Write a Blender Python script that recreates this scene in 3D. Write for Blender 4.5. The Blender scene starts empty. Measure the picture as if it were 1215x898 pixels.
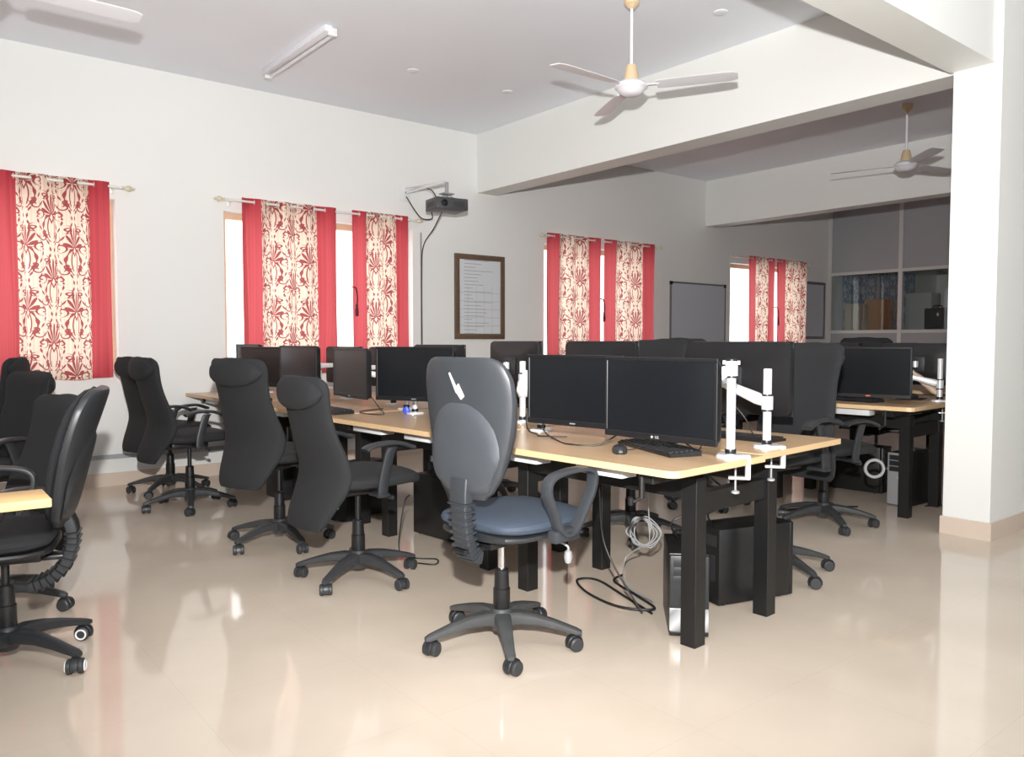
import bpy, bmesh, math, random
from mathutils import Vector, Matrix
R = math.radians; PI = math.pi
random.seed(7)
sc = bpy.context.scene
COL = sc.collection

# ------------------------------------------------------------------ materials
class N:
    """small wrapper so that node maths reads like ordinary expressions"""
    def __init__(s, nt, sock): s.nt, s.s = nt, sock
    def _op(s, op, *a):
        n = s.nt.nodes.new('ShaderNodeMath'); n.operation = op
        for i, v in enumerate((s,) + a):
            if isinstance(v, N): s.nt.links.new(v.s, n.inputs[i])
            else: n.inputs[i].default_value = v
        return N(s.nt, n.outputs[0])
    def __add__(s, o): return s._op('ADD', o)
    __radd__ = __add__
    def __sub__(s, o): return s._op('SUBTRACT', o)
    def __rsub__(s, o): return s * -1.0 + o
    def __mul__(s, o): return s._op('MULTIPLY', o)
    __rmul__ = __mul__
    def __truediv__(s, o): return s._op('DIVIDE', o)
    def abs(s): return s._op('ABSOLUTE')
    def sin(s): return s._op('SINE')
    def cos(s): return s._op('COSINE')
    def fract(s): return s._op('FRACT')
    def floor(s): return s._op('FLOOR')
    def lt(s, o): return s._op('LESS_THAN', o)
    def gt(s, o): return s._op('GREATER_THAN', o)
    def mx(s, o): return s._op('MAXIMUM', o)
    def mn(s, o): return s._op('MINIMUM', o)
    def sqrt(s): return s._op('SQRT')
    def atan2(s, o): return s._op('ARCTAN2', o)

def newmat(name):
    m = bpy.data.materials.new(name); m.use_nodes = True
    nt = m.node_tree; b = nt.nodes['Principled BSDF']
    return m, nt, b

def mat(name, col, rough=.5, metal=0, noise=0, nscale=40, bump=0, bscale=200, coat=0, spec=None, emit=None, es=0):
    m, nt, b = newmat(name)
    b.inputs['Base Color'].default_value = (*col, 1)
    b.inputs['Roughness'].default_value = rough
    b.inputs['Metallic'].default_value = metal
    if coat: b.inputs['Coat Weight'].default_value = coat; b.inputs['Coat Roughness'].default_value = .08
    if spec is not None: b.inputs['Specular IOR Level'].default_value = spec
    if emit: b.inputs['Emission Color'].default_value = (*emit, 1); b.inputs['Emission Strength'].default_value = es
    tc = nt.nodes.new('ShaderNodeTexCoord')
    if noise:
        n = nt.nodes.new('ShaderNodeTexNoise'); n.inputs['Scale'].default_value = nscale; n.inputs['Detail'].default_value = 3
        nt.links.new(tc.outputs['Object'], n.inputs['Vector'])
        mp = nt.nodes.new('ShaderNodeMapRange'); mp.inputs['To Min'].default_value = 1 - noise; mp.inputs['To Max'].default_value = 1 + noise
        nt.links.new(n.outputs['Fac'], mp.inputs['Value'])
        mul = nt.nodes.new('ShaderNodeVectorMath'); mul.operation = 'SCALE'
        mul.inputs[0].default_value = col; nt.links.new(mp.outputs['Result'], mul.inputs['Scale'])
        nt.links.new(mul.outputs[0], b.inputs['Base Color'])
    if bump:
        n = nt.nodes.new('ShaderNodeTexNoise'); n.inputs['Scale'].default_value = bscale; n.inputs['Detail'].default_value = 2
        nt.links.new(tc.outputs['Object'], n.inputs['Vector'])
        bp = nt.nodes.new('ShaderNodeBump'); bp.inputs['Strength'].default_value = bump; bp.inputs['Distance'].default_value = .004
        nt.links.new(n.outputs['Fac'], bp.inputs['Height']); nt.links.new(bp.outputs['Normal'], b.inputs['Normal'])
    return m

M = {}
M['wall'] = mat('painted_wall', (.775, .778, .76), .6, noise=.02, nscale=1.5, bump=.05, bscale=60)
M['ceiling'] = mat('ceiling_paint', (.86, .895, .955), .7, noise=.02, nscale=1.2)
M['beam'] = mat('beam_paint', (.80, .81, .785), .6, noise=.015, nscale=2)
M['skirting'] = mat('skirting_tile', (.66, .55, .46), .25, noise=.05, nscale=3)
M['black_fabric'] = mat('black_mesh_fabric', (.0112, .0122, .0142), .85, noise=.25, nscale=350, bump=.4, bscale=700)
M['blue_fabric'] = mat('slate_blue_seat_fabric', (.040, .056, .082), .7, noise=.12, nscale=60, bump=.3, bscale=500)
M['dark_plastic'] = mat('dark_chair_plastic', (.020, .022, .025), .42, noise=.12, nscale=30)
M['base_plastic'] = mat('chair_base_plastic', (.036, .038, .041), .45, noise=.2, nscale=20)
M['base_grey'] = mat('grey_chair_base_plastic', (.060, .062, .064), .5, noise=.3, nscale=16)
M['grey_plastic'] = mat('grey_shell_plastic', (.034, .038, .044), .42, noise=.10, nscale=14)
M['grey_plastic_light'] = mat('grey_shell_panel_plastic', (.050, .056, .065), .45, noise=.08, nscale=14)
M['black_plastic'] = mat('black_plastic', (.009, .009, .0105), .38, noise=.1, nscale=30)
M['wheel'] = mat('caster_rubber', (.032, .034, .037), .5, noise=.2, nscale=40)
M['white_ring'] = mat('white_wheel_ring', (.8, .8, .8), .5, noise=.05)
M['chrome'] = mat('chrome', (.75, .76, .77), .15, 1, noise=.02)
M['arm_metal'] = mat('satin_white_arm_metal', (.78, .79, .81), .28, .35, noise=.03, nscale=20)
M['black_metal'] = mat('black_powder_coat', (.009, .009, .0095), .38, noise=.12, nscale=25, bump=.1, bscale=400)
M['screen'] = mat('screen_glass', (.008, .009, .011), .22, noise=.05, nscale=2)
M['screen_warm'] = mat('screen_glass_warm', (.016, .012, .012), .3, noise=.05, nscale=2)
M['white_plastic'] = mat('white_plastic', (.74, .75, .76), .4, noise=.03)
M['label_white'] = mat('white_label', (.8, .8, .8), .6, noise=.03)
M['cable_black'] = mat('black_cable', (.012, .012, .012), .5, noise=.1)
M['cable_grey'] = mat('grey_cable', (.30, .305, .31), .5, noise=.1)
M['orange_tag'] = mat('orange_tag', (.9, .35, .08), .5, noise=.05)
M['red_logo'] = mat('red_logo', (.7, .12, .05), .5, noise=.05)
M['blue_plastic'] = mat('blue_plastic', (.04, .08, .55), .4, noise=.1)
M['wood_frame'] = mat('brown_frame_wood', (.13, .085, .055), .45, noise=.25, nscale=30)
M['window_wood'] = mat('pale_window_wood', (.62, .45, .30), .5, noise=.1, nscale=12)
M['aluminium'] = mat('painted_aluminium', (.62, .62, .60), .4, .1, noise=.03)
M['dark_aluminium'] = mat('board_frame_metal', (.22, .22, .23), .35, .6, noise=.05)
M['partition_panel'] = mat('grey_partition_board', (.36, .365, .385), .55, noise=.02, nscale=3)
M['whiteboard'] = mat('whiteboard_enamel', (.52, .54, .60), .3, noise=.02, nscale=2)
M['projector'] = mat('projector_shell', (.06, .06, .065), .4, noise=.1)
M['fan_white'] = mat('fan_enamel', (.80, .80, .84), .3, noise=.02)
M['fan_gold'] = mat('fan_gold_canopy', (.72, .56, .36), .4, .1, noise=.05)
M['steel_grey'] = mat('grey_steel', (.35, .36, .37), .45, .2, noise=.05)
M['carton'] = mat('brown_carton', (.42, .25, .13), .8, noise=.15, nscale=8)
M['beige_steel'] = mat('beige_cabinet', (.45, .41, .34), .5, noise=.05)
M['silver'] = mat('silver_plastic', (.50, .51, .52), .35, .3, noise=.05)
M['wrap'] = mat('crumpled_wrap', (.62, .47, .36), .4, noise=.3, nscale=40, bump=.8, bscale=60)
M['rod'] = mat('rod_enamel', (.78, .77, .72), .3, .2, noise=.04)
M['finial'] = mat('finial_cream', (.66, .60, .45), .4, .1, noise=.1)

def mk_floor():
    m, nt, b = newmat('polished_vitrified_tile')
    tc = nt.nodes.new('ShaderNodeTexCoord'); sx = nt.nodes.new('ShaderNodeSeparateXYZ')
    nt.links.new(tc.outputs['Object'], sx.inputs[0])
    x, y = N(nt, sx.outputs[0]), N(nt, sx.outputs[1])
    w = .0045
    gx = (((x - .773) / .588).fract() * .588)
    gy = (((y - .909) / .588).fract() * .588)
    joint = gx.lt(w * .6).mx(gy.lt(w * .6))
    n = nt.nodes.new('ShaderNodeTexNoise'); n.inputs['Scale'].default_value = 2.2; n.inputs['Detail'].default_value = 5
    nt.links.new(tc.outputs['Object'], n.inputs['Vector'])
    cr = nt.nodes.new('ShaderNodeValToRGB')
    cr.color_ramp.elements[0].color = (.645, .55, .45, 1); cr.color_ramp.elements[0].position = .3
    cr.color_ramp.elements[1].color = (.71, .61, .505, 1); cr.color_ramp.elements[1].position = .7
    nt.links.new(n.outputs['Fac'], cr.inputs[0])
    mix = nt.nodes.new('ShaderNodeMix'); mix.data_type = 'RGBA'
    nt.links.new((joint * .12).s, mix.inputs[0]); nt.links.new(cr.outputs[0], mix.inputs[6])
    mix.inputs[7].default_value = (.25, .2, .16, 1)
    nt.links.new(mix.outputs[2], b.inputs['Base Color'])
    b.inputs['Roughness'].default_value = .07
    b.inputs['Specular IOR Level'].default_value = .55
    return m
M['floor'] = mk_floor()

def mk_wood():
    m, nt, b = newmat('beech_laminate')
    tc = nt.nodes.new('ShaderNodeTexCoord'); mp = nt.nodes.new('ShaderNodeMapping')
    mp.inputs['Scale'].default_value = (22, 1.3, 20)
    nt.links.new(tc.outputs['Object'], mp.inputs[0])
    n = nt.nodes.new('ShaderNodeTexNoise'); n.inputs['Scale'].default_value = 2; n.inputs['Detail'].default_value = 4; n.inputs['Distortion'].default_value = .3
    nt.links.new(mp.outputs[0], n.inputs['Vector'])
    cr = nt.nodes.new('ShaderNodeValToRGB')
    cr.color_ramp.elements[0].color = (.50, .33, .19, 1); cr.color_ramp.elements[0].position = .3
    cr.color_ramp.elements[1].color = (.58, .40, .24, 1); cr.color_ramp.elements[1].position = .7
    nt.links.new(n.outputs['Fac'], cr.inputs[0]); nt.links.new(cr.outputs[0], b.inputs['Base Color'])
    b.inputs['Roughness'].default_value = .3
    return m
M['wood'] = mk_wood()
M['wood_edge'] = mat('beech_edge_band', (.66, .46, .255), .4, noise=.05, nscale=8)
M['yellow_edge'] = mat('yellow_pine_laminate', (.80, .52, .22), .35, noise=.06, nscale=5)

def motif(px, py):
    """damask vase and palmette with mirrored scrolls, px and py in +-.5 of a tall cell"""
    ax = px.abs()
    # palmette: a fan of pointed leaves
    fy = (py - .06) * .62; fr = (ax * ax + fy * fy).sqrt(); ft = fy.atan2(ax)
    lobe = (ft * 7.0 - 1.57).cos().abs()
    fan = fr.lt(.05 + .15 * lobe) * fy.gt(-.012) * fr.gt(.03) * lobe.gt(.42)
    heart = (ax * 1.15 + (py - .02).abs() * .7 - .055).abs().lt(.016)
    # vase: two bowed lines that narrow at the foot
    wv = .035 + .13 * ((py + .36) * 7.2).sin()
    vase = (ax - wv).abs().lt(.020 + .010 * (py * 44.).sin()) * py.lt(.05) * py.gt(-.36)
    vein = (ax - wv * .45).abs().lt(.011) * py.lt(.0) * py.gt(-.30)
    out = fan.mx(heart).mx(vase).mx(vein)
    for sx_, sy_, k, ph, rad, e in ((.25, .06, 8.5, .1, .125, 1.6), (.17, -.30, 10., .5, .10, 1.6), (.13, .34, 11., .2, .095, 1.6), (.36, -.14, 11., .7, .09, 1.6), (.37, .28, 12., .4, .085, 1.6)):
        dx = ax - sx_; dy = (py - sy_) * e
        rr = (dx * dx + dy * dy).sqrt(); tt = dy.atan2(dx) / (2 * PI)
        sp = ((rr * k - tt + ph).fract() - .5).abs().lt(.15) * rr.lt(rad)
        out = out.mx(sp)
    # ogee stems that frame each figure
    g = ax - (.33 - .13 * (py * 2 * PI + 3.14159).cos())
    stem = g.abs().lt(.010 + .010 * (py * 60.).sin())
    return out.mx(stem)

def mk_curtain(name, border=.2, right_border=.2, cell=(.34, .50), pat=(.30, .03, .045), base=(.78, .64, .53), red=(.50, .036, .062), trans=.52):
    m, nt, b = newmat(name)
    for n in list(nt.nodes):
        if n.type != 'OUTPUT_MATERIAL': nt.nodes.remove(n)
    outn = [n for n in nt.nodes if n.type == 'OUTPUT_MATERIAL'][0]
    uv = nt.nodes.new('ShaderNodeUVMap'); sx = nt.nodes.new('ShaderNodeSeparateXYZ')
    nt.links.new(uv.outputs[0], sx.inputs[0])
    u, v = N(nt, sx.outputs[0]), N(nt, sx.outputs[1])   # u: metres across the cloth, v: metres up; u carries whole cloth width in tens
    cu, cv = u / cell[0], v / cell[1]
    a = motif(cu.fract() - .5, cv.fract() - .5)
    c = motif((cu + .5).fract() - .5, (cv + .5).fract() - .5)
    p = a.mx(c)
    at = nt.nodes.new('ShaderNodeAttribute'); at.attribute_name = 'across'
    s = N(nt, at.outputs['Fac'])
    thr = nt.nodes.new('ShaderNodeTexNoise'); thr.noise_dimensions = '1D'; thr.inputs['Scale'].default_value = 1; thr.inputs['Detail'].default_value = 3
    nt.links.new((u * 60.).s, thr.inputs['W'])
    weave = N(nt, thr.outputs['Fac']) * .7 + .65            # slubs of the woven cloth run down its length
    isred = s.lt(border).mx(s.gt(1 - right_border))
    mix = nt.nodes.new('ShaderNodeMix'); mix.data_type = 'RGBA'
    nt.links.new(p.s, mix.inputs[0]); mix.inputs[6].default_value = (*base, 1); mix.inputs[7].default_value = (*pat, 1)
    mix2 = nt.nodes.new('ShaderNodeMix'); mix2.data_type = 'RGBA'
    nt.links.new(isred.s, mix2.inputs[0]); nt.links.new(mix.outputs[2], mix2.inputs[6]); mix2.inputs[7].default_value = (*red, 1)
    sc_ = nt.nodes.new('ShaderNodeVectorMath'); sc_.operation = 'SCALE'
    nt.links.new(mix2.outputs[2], sc_.inputs[0]); nt.links.new(weave.s, sc_.inputs['Scale'])
    d = nt.nodes.new('ShaderNodeBsdfDiffuse'); t = nt.nodes.new('ShaderNodeBsdfTranslucent'); mx = nt.nodes.new('ShaderNodeMixShader')
    mx.inputs[0].default_value = trans
    tcol = nt.nodes.new('ShaderNodeMix'); tcol.data_type = 'RGBA'; tcol.inputs[0].default_value = .12
    nt.links.new(sc_.outputs[0], tcol.inputs[6]); tcol.inputs[7].default_value = (1, .75, .6, 1)
    nt.links.new(sc_.outputs[0], d.inputs[0]); nt.links.new(tcol.outputs[2], t.inputs[0])
    nt.links.new(d.outputs[0], mx.inputs[1]); nt.links.new(t.outputs[0], mx.inputs[2])
    nt.links.new(mx.outputs[0], outn.inputs[0])
    return m
M['curtain'] = mk_curtain('red_damask_curtain')
M['curtain_blue'] = mk_curtain('blue_floral_curtain', 0, 0, (.3, .3), (.75, .8, .85), (.25, .36, .5), (.3, .4, .5), .5)

def mk_glass():
    m, nt, b = newmat('window_glass')
    for n in list(nt.nodes):
        if n.type != 'OUTPUT_MATERIAL': nt.nodes.remove(n)
    outn = nt.nodes[0]
    g = nt.nodes.new('ShaderNodeBsdfGlossy'); g.inputs['Roughness'].default_value = .02
    t = nt.nodes.new('ShaderNodeBsdfTransparent'); t.inputs[0].default_value = (.93, .95, .95, 1)
    mx = nt.nodes.new('ShaderNodeMixShader'); fr = nt.nodes.new('ShaderNodeFresnel'); fr.inputs[0].default_value = 1.45
    ge = nt.nodes.new('ShaderNodeNewGeometry')
    front = 1.0 - N(nt, ge.outputs['Backfacing'])      # a pane does not reflect totally on its way out
    nt.links.new((N(nt, fr.outputs[0]) * front).s, mx.inputs[0]); nt.links.new(t.outputs[0], mx.inputs[1]); nt.links.new(g.outputs[0], mx.inputs[2])
    nt.links.new(mx.outputs[0], outn.inputs[0])
    return m
M['glass'] = mk_glass()

def mk_notice():
    m, nt, b = newmat('printed_notice')
    tc = nt.nodes.new('ShaderNodeTexCoord'); sx = nt.nodes.new('ShaderNodeSeparateXYZ')
    nt.links.new(tc.outputs['Object'], sx.inputs[0])
    x, z = N(nt, sx.outputs[0]), N(nt, sx.outputs[2])
    row = (z * 26.).floor()
    line = ((z * 26.).fract() - .5).abs().lt(.09)
    ln = ((row * 12.9898).sin() * 43758.5).fract()
    line = line * (x + .24).lt(ln * .30 + .12) * (x.gt(-.22))
    grid = (z.lt(.12)) * (((x * 9.).fract() - .5).abs().lt(.03).mx(((z * 11.).fract() - .5).abs().lt(.04))) * .5
    f = line.mx(grid)
    mix = nt.nodes.new('ShaderNodeMix'); mix.data_type = 'RGBA'
    nt.links.new((f * .55).s, mix.inputs[0]); mix.inputs[6].default_value = (.66, .69, .72, 1); mix.inputs[7].default_value = (.1, .1, .12, 1)
    nt.links.new(mix.outputs[2], b.inputs['Base Color']); b.inputs['Roughness'].default_value = .5
    b.inputs['Coat Weight'].default_value = .6; b.inputs['Coat Roughness'].default_value = .04
    return m
M['notice'] = mk_notice()

def mk_tower_mark():
    m, nt, b = newmat('brushed_silver_stripes')
    tc = nt.nodes.new('ShaderNodeTexCoord'); sx = nt.nodes.new('ShaderNodeSeparateXYZ')
    nt.links.new(tc.outputs['Object'], sx.inputs[0])
    f = ((N(nt, sx.outputs[1]) * 9. + N(nt, sx.outputs[2]) * 9.).fract() - .5).abs() * 2.
    cr = nt.nodes.new('ShaderNodeValToRGB'); nt.links.new(f.s, cr.inputs[0])
    cr.color_ramp.elements[0].color = (.22, .23, .24, 1); cr.color_ramp.elements[1].color = (.62, .63, .64, 1)
    nt.links.new(cr.outputs[0], b.inputs['Base Color']); b.inputs['Roughness'].default_value = .35; b.inputs['Metallic'].default_value = .2
    return m
M['stripes'] = mk_tower_mark()

# ------------------------------------------------------------------ mesh helpers
def obj(name, bm, m, parent=None, loc=None, rot=None, smooth=32):
    bmesh.ops.recalc_face_normals(bm, faces=bm.faces)
    if smooth:
        lim = R(smooth)
        for f in bm.faces: f.smooth = True
        for e in bm.edges:
            e.smooth = len(e.link_faces) == 2 and e.calc_face_angle(0) < lim
    me = bpy.data.meshes.new(name); bm.to_mesh(me); bm.free()
    me.materials.append(M[m] if isinstance(m, str) else m)
    o = bpy.data.objects.new(name, me); COL.objects.link(o)
    if parent is not None: o.parent = parent
    if loc: o.location = loc
    if rot: o.rotation_euler = rot
    return o

def B(): return bmesh.new()
def box(bm, c, s, rot=None, bev=0, seg=2):
    mtx = Matrix.Translation(Vector(c)) @ (rot.to_4x4() if rot is not None else Matrix()) @ Matrix.Diagonal((*s, 1))
    r = bmesh.ops.create_cube(bm, size=1, matrix=mtx)
    if bev:
        es = set(e for v in r['verts'] for e in v.link_edges)
        bmesh.ops.bevel(bm, geom=list(es), offset=bev, segments=seg, profile=.5, affect='EDGES')
    return bm
def RZ(a): return Matrix.Rotation(a, 3, 'Z')
def RX(a): return Matrix.Rotation(a, 3, 'X')
def RY(a): return Matrix.Rotation(a, 3, 'Y')

def loft(bm, secs, close=False, cap=True):
    rings = [[bm.verts.new(p) for p in s] for s in secs]
    n = len(rings[0]); k = len(rings)
    for i in range(k if close else k - 1):
        a, b = rings[i], rings[(i + 1) % k]
        for j in range(n):
            bm.faces.new((a[j], a[(j + 1) % n], b[(j + 1) % n], b[j]))
    if cap and not close:
        bm.faces.new(rings[0]); bm.faces.new(rings[-1][::-1])
    return bm

def sell(c, u, v, a, b, n=16, e=2.6):
    """superellipse section"""
    out = []
    for i in range(n):
        t = 2 * PI * i / n
        ct, st = math.cos(t), math.sin(t)
        x = a * math.copysign(abs(ct) ** (2 / e), ct); y = b * math.copysign(abs(st) ** (2 / e), st)
        out.append(Vector(c) + Vector(u) * x + Vector(v) * y)
    return out

def tube(bm, pts, r, n=8, close=False, cap=True):
    pts = [Vector(p) for p in pts]; k = len(pts); secs = []
    rs = r if isinstance(r, (list, tuple)) else [r] * k
    up = None
    for i in range(k):
        if close: t = pts[(i + 1) % k] - pts[i - 1]
        else: t = pts[min(i + 1, k - 1)] - pts[max(i - 1, 0)]
        t.normalize()
        if up is None:
            up = Vector((0, 0, 1)) if abs(t.z) < .9 else Vector((1, 0, 0))
        s = t.cross(up)
        if s.length < 1e-4: s = t.cross(Vector((0, 1, 0)))
        s.normalize(); up = s.cross(t).normalized()
        secs.append([pts[i] + (s * math.cos(2 * PI * j / n) + up * math.sin(2 * PI * j / n)) * rs[i] for j in range(n)])
    return loft(bm, secs, close, cap)

def band(bm, pts, side, w, t, close=False, n=12, e=3.2):
    """flat strap following pts; side = constant width direction"""
    pts = [Vector(p) for p in pts]; k = len(pts); secs = []; side = Vector(side)
    ws = w if isinstance(w, (list, tuple)) else [w] * k
    ts = t if isinstance(t, (list, tuple)) else [t] * k
    for i in range(k):
        if close: d = pts[(i + 1) % k] - pts[i - 1]
        else: d = pts[min(i + 1, k - 1)] - pts[max(i - 1, 0)]
        nrm = d.cross(side).normalized()
        secs.append(sell(pts[i], side, nrm, ws[i] / 2, ts[i] / 2, n, e))
    return loft(bm, secs, close)

def smoothpath(pts, sub=6, close=False):
    pts = [Vector(p) for p in pts]; k = len(pts); out = []
    rng = range(k if close else k - 1)
    for i in rng:
        if close: p0, p1, p2, p3 = pts[i - 1], pts[i], pts[(i + 1) % k], pts[(i + 2) % k]
        else: p0, p1, p2, p3 = pts[max(i - 1, 0)], pts[i], pts[i + 1], pts[min(i + 2, k - 1)]
        for j in range(sub):
            t = j / sub
            out.append(.5 * ((2 * p1) + (-p0 + p2) * t + (2 * p0 - 5 * p1 + 4 * p2 - p3) * t * t + (-p0 + 3 * p1 - 3 * p2 + p3) * t ** 3))
    if not close: out.append(pts[-1])
    return out

def lathe(bm, prof, c=(0, 0, 0), n=24, rot=None):
    secs = []
    for r, z in prof:
        ring = []
        for i in range(n):
            a = 2 * PI * i / n
            p = Vector((max(r, 1e-4) * math.cos(a), max(r, 1e-4) * math.sin(a), z))
            if rot is not None: p = rot @ p
            ring.append(p + Vector(c))
        secs.append(ring)
    return loft(bm, secs)

def interp(tab, x):
    """smooth interpolation of a table [(x, a, b, ...)]"""
    for i in range(len(tab) - 1):
        if x <= tab[i + 1][0] or i == len(tab) - 2:
            a, b = tab[i], tab[i + 1]; t = min(1, max(0, (x - a[0]) / (b[0] - a[0])))
            p0 = tab[max(i - 1, 0)]; p3 = tab[min(i + 2, len(tab) - 1)]
            out = []
            for q in range(1, len(a)):
                v = .5 * (2 * a[q] + (-p0[q] + b[q]) * t + (2 * p0[q] - 5 * a[q] + 4 * b[q] - p3[q]) * t * t + (-p0[q] + 3 * a[q] - 3 * b[q] + p3[q]) * t ** 3)
                out.append(v)
            return out

def empty(name, loc=(0, 0, 0), rz=0, label=None, cat=None, group=None, kind=None):
    o = bpy.data.objects.new(name, None); COL.objects.link(o)
    o.empty_display_size = .1
    o.location = loc; o.rotation_euler = (0, 0, rz)
    return tag(o, label, cat, group, kind)
def tag(o, label=None, cat=None, group=None, kind=None):
    if label: o['label'] = label
    if cat: o['category'] = cat
    if group: o['group'] = group
    if kind: o['kind'] = kind
    return o
def struct(name, bm, m, parent=None, **k):
    o = obj(name, bm, m, parent, **k)
    if parent is None: o['kind'] = 'structure'
    return o
def kids(o): return [c for c in bpy.data.objects if c.parent == o]
def copy_tree(o, parent=None, cm=None):
    if cm is None:
        cm = {}
        for c in bpy.data.objects:
            if c.parent: cm.setdefault(c.parent.name, []).append(c)
    c = o.copy(); COL.objects.link(c)
    if parent is not None: c.parent = parent
    for ch in cm.get(o.name, []): copy_tree(ch, c, cm)
    return c

# ------------------------------------------------------------------ room
WY = 7.17      # window wall (inner face)
CZ = 3.49      # ceiling
BZ = 2.85      # underside of beams
PX = 12.70     # partition
XL, YB = -2.6, -3.6
struct('floor', box(B(), ((XL + 17) / 2 , (YB + WY) / 2, -.05), (17 - XL + .4, WY - YB + .48, .1)), 'floor', smooth=0)
struct('ceiling', box(B(), ((XL + 17) / 2, (YB + WY) / 2, CZ + .06), (17 - XL + .4, WY - YB + .48, .12)), 'ceiling', smooth=0)

WIN = [(-.47, 1.565), (2.45, 4.42), (6.25, 8.17), (9.93, 11.9)]   # openings along the window wall
WZ0, WZ1 = .93, 2.37
bm = B(); T = .24
def slab(x0, x1, z0, z1): box(bm, ((x0 + x1) / 2, WY + T / 2, (z0 + z1) / 2), (x1 - x0, T, z1 - z0))
xs = [XL]
for a, b in WIN: xs += [a, b]
xs.append(17)
for i in range(0, len(xs), 2): slab(xs[i], xs[i + 1], 0, CZ)
for a, b in WIN: slab(a, b, 0, WZ0); slab(a, b, WZ1, CZ)
slab_obj = struct('wall_back', bm, 'wall', smooth=0)
struct('wall_left', box(B(), (XL - .1, 2, CZ / 2), (.2, 11.2, CZ)), 'wall', smooth=0)
# unseen wall behind the camera, its two wide openings added to let in fill daylight
bm = B()
for x0, x1, z0, z1 in ((XL, -2.2, 0, CZ), (.9, 1.5, 0, CZ), (5.0, 17, 0, CZ), (-2.2, .9, 0, .9), (-2.2, .9, 2.6, CZ), (1.5, 5.0, 0, .9), (1.5, 5.0, 2.6, CZ)):
    box(bm, ((x0 + x1) / 2, YB - .1, (z0 + z1) / 2), (x1 - x0, .2, z1 - z0))
struct('wall_front', bm, 'wall', smooth=0)
# wall that ends in the white pillar at the right of the view; its unseen length made solid to block rear daylight
struct('wall_right', box(B(), ((5.18 + PX) / 2, (1.865 + 2.135) / 2, CZ / 2), (PX - 5.18, .27, CZ)), 'beam', smooth=0)
bm = B(); box(bm, ((5.168 + PX) / 2, 2.0, .055), (PX - 5.168, .294, .11))
struct('baseboard_right', bm, 'skirting', smooth=0)
bm = B(); box(bm, ((XL + PX) / 2, WY - .006, .055), (PX - XL, .012, .11))
struct('baseboard_back', bm, 'skirting', smooth=0)
bm = B(); box(bm, (XL + .006, 2, .055), (.012, 10, .11)); struct('baseboard_left', bm, 'skirting', smooth=0)
# beams
struct('trim_1', box(B(), (5.25 + .14, (2.0 + WY) / 2, (BZ + CZ) / 2), (.26, WY - 2.0, CZ - BZ)), 'beam', smooth=0)
struct('trim_2', box(B(), (9.33 + .12, (2.135 + WY) / 2, (BZ + CZ) / 2), (.24, WY - 2.135, CZ - BZ)), 'beam', smooth=0)
struct('trim_3', box(B(), ((XL + 5.18) / 2, 2.03, (BZ - .01 + CZ) / 2), (5.18 - XL, .25, CZ - BZ + .01)), 'beam', smooth=0)

# windows of the window wall
def window(i, a, b):
    f = B(); w = .055
    yy = WY + .15
    cx = (a + b) / 2; zc = (WZ0 + WZ1) / 2
    box(f, (cx, yy, WZ1 - w / 2), (b - a, .07, w)); box(f, (cx, yy, WZ0 + w / 2), (b - a, .07, w))
    for x in (a + w / 2, cx, b - w / 2): box(f, (x, yy, zc), (w, .07, WZ1 - WZ0 - 2 * w))
    fr = struct('window_%d' % i, f, 'window_wood', smooth=0)
    g = obj('window_glass', box(B(), (cx, yy, zc), (b - a - 2 * w, .006, WZ1 - WZ0 - 2 * w)), 'glass', fr, smooth=0)
    s = obj('window_sill', box(B(), (cx, WY + .055, WZ0 + .01), (b - a, .13, .02)), 'wall', fr, smooth=0)
for i, (a, b) in enumerate(WIN): window(i + 1, a, b)

# glazed partition of the far end
def partition():
    y1, y0 = WY, 2.135
    root = empty('partition_wall', (PX, 0, 0)); root['kind'] = 'structure'; root.name = 'wall_partition'
    muls = [WY - .03, 5.95, 4.78, 3.6, 2.42]
    f = B()
    for y in muls: box(f, (0, y, BZ / 2 + .32), (.06, .065, BZ + .64))
    for z in (1.36, 2.33): box(f, (0, (y0 + y1) / 2, z), (.05, y1 - y0, .05))
    box(f, (0, (y0 + y1) / 2, 3.44), (.05, y1 - y0, .06)); 
    obj('partition_frame', f, 'aluminium', root, smooth=0)
    for a, b in zip(muls[:-1], muls[1:]):
        obj('upper_panel', box(B(), (0, (a + b) / 2, 2.885), (.02, a - b - .065, 1.06)), 'partition_panel', root, smooth=0)
        obj('glass_pane', box(B(), (0, (a + b) / 2, 1.845), (.006, a - b - .065, .92)), 'glass', root, smooth=0)
        obj('lower_panel', box(B(), (0, (a + b) / 2, .67), (.03, a - b - .065, 1.33)), 'partition_panel', root, smooth=0)
partition()
struct('wall_end', box(B(), (17.05, (YB + 2.1) / 2, CZ / 2), (.1, 2.1 - YB, CZ)), 'wall', smooth=0)
struct('wall_far', box(B(), (16.9, 4.65, CZ / 2), (.1, 5.04, CZ)), 'wall', smooth=0)

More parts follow.
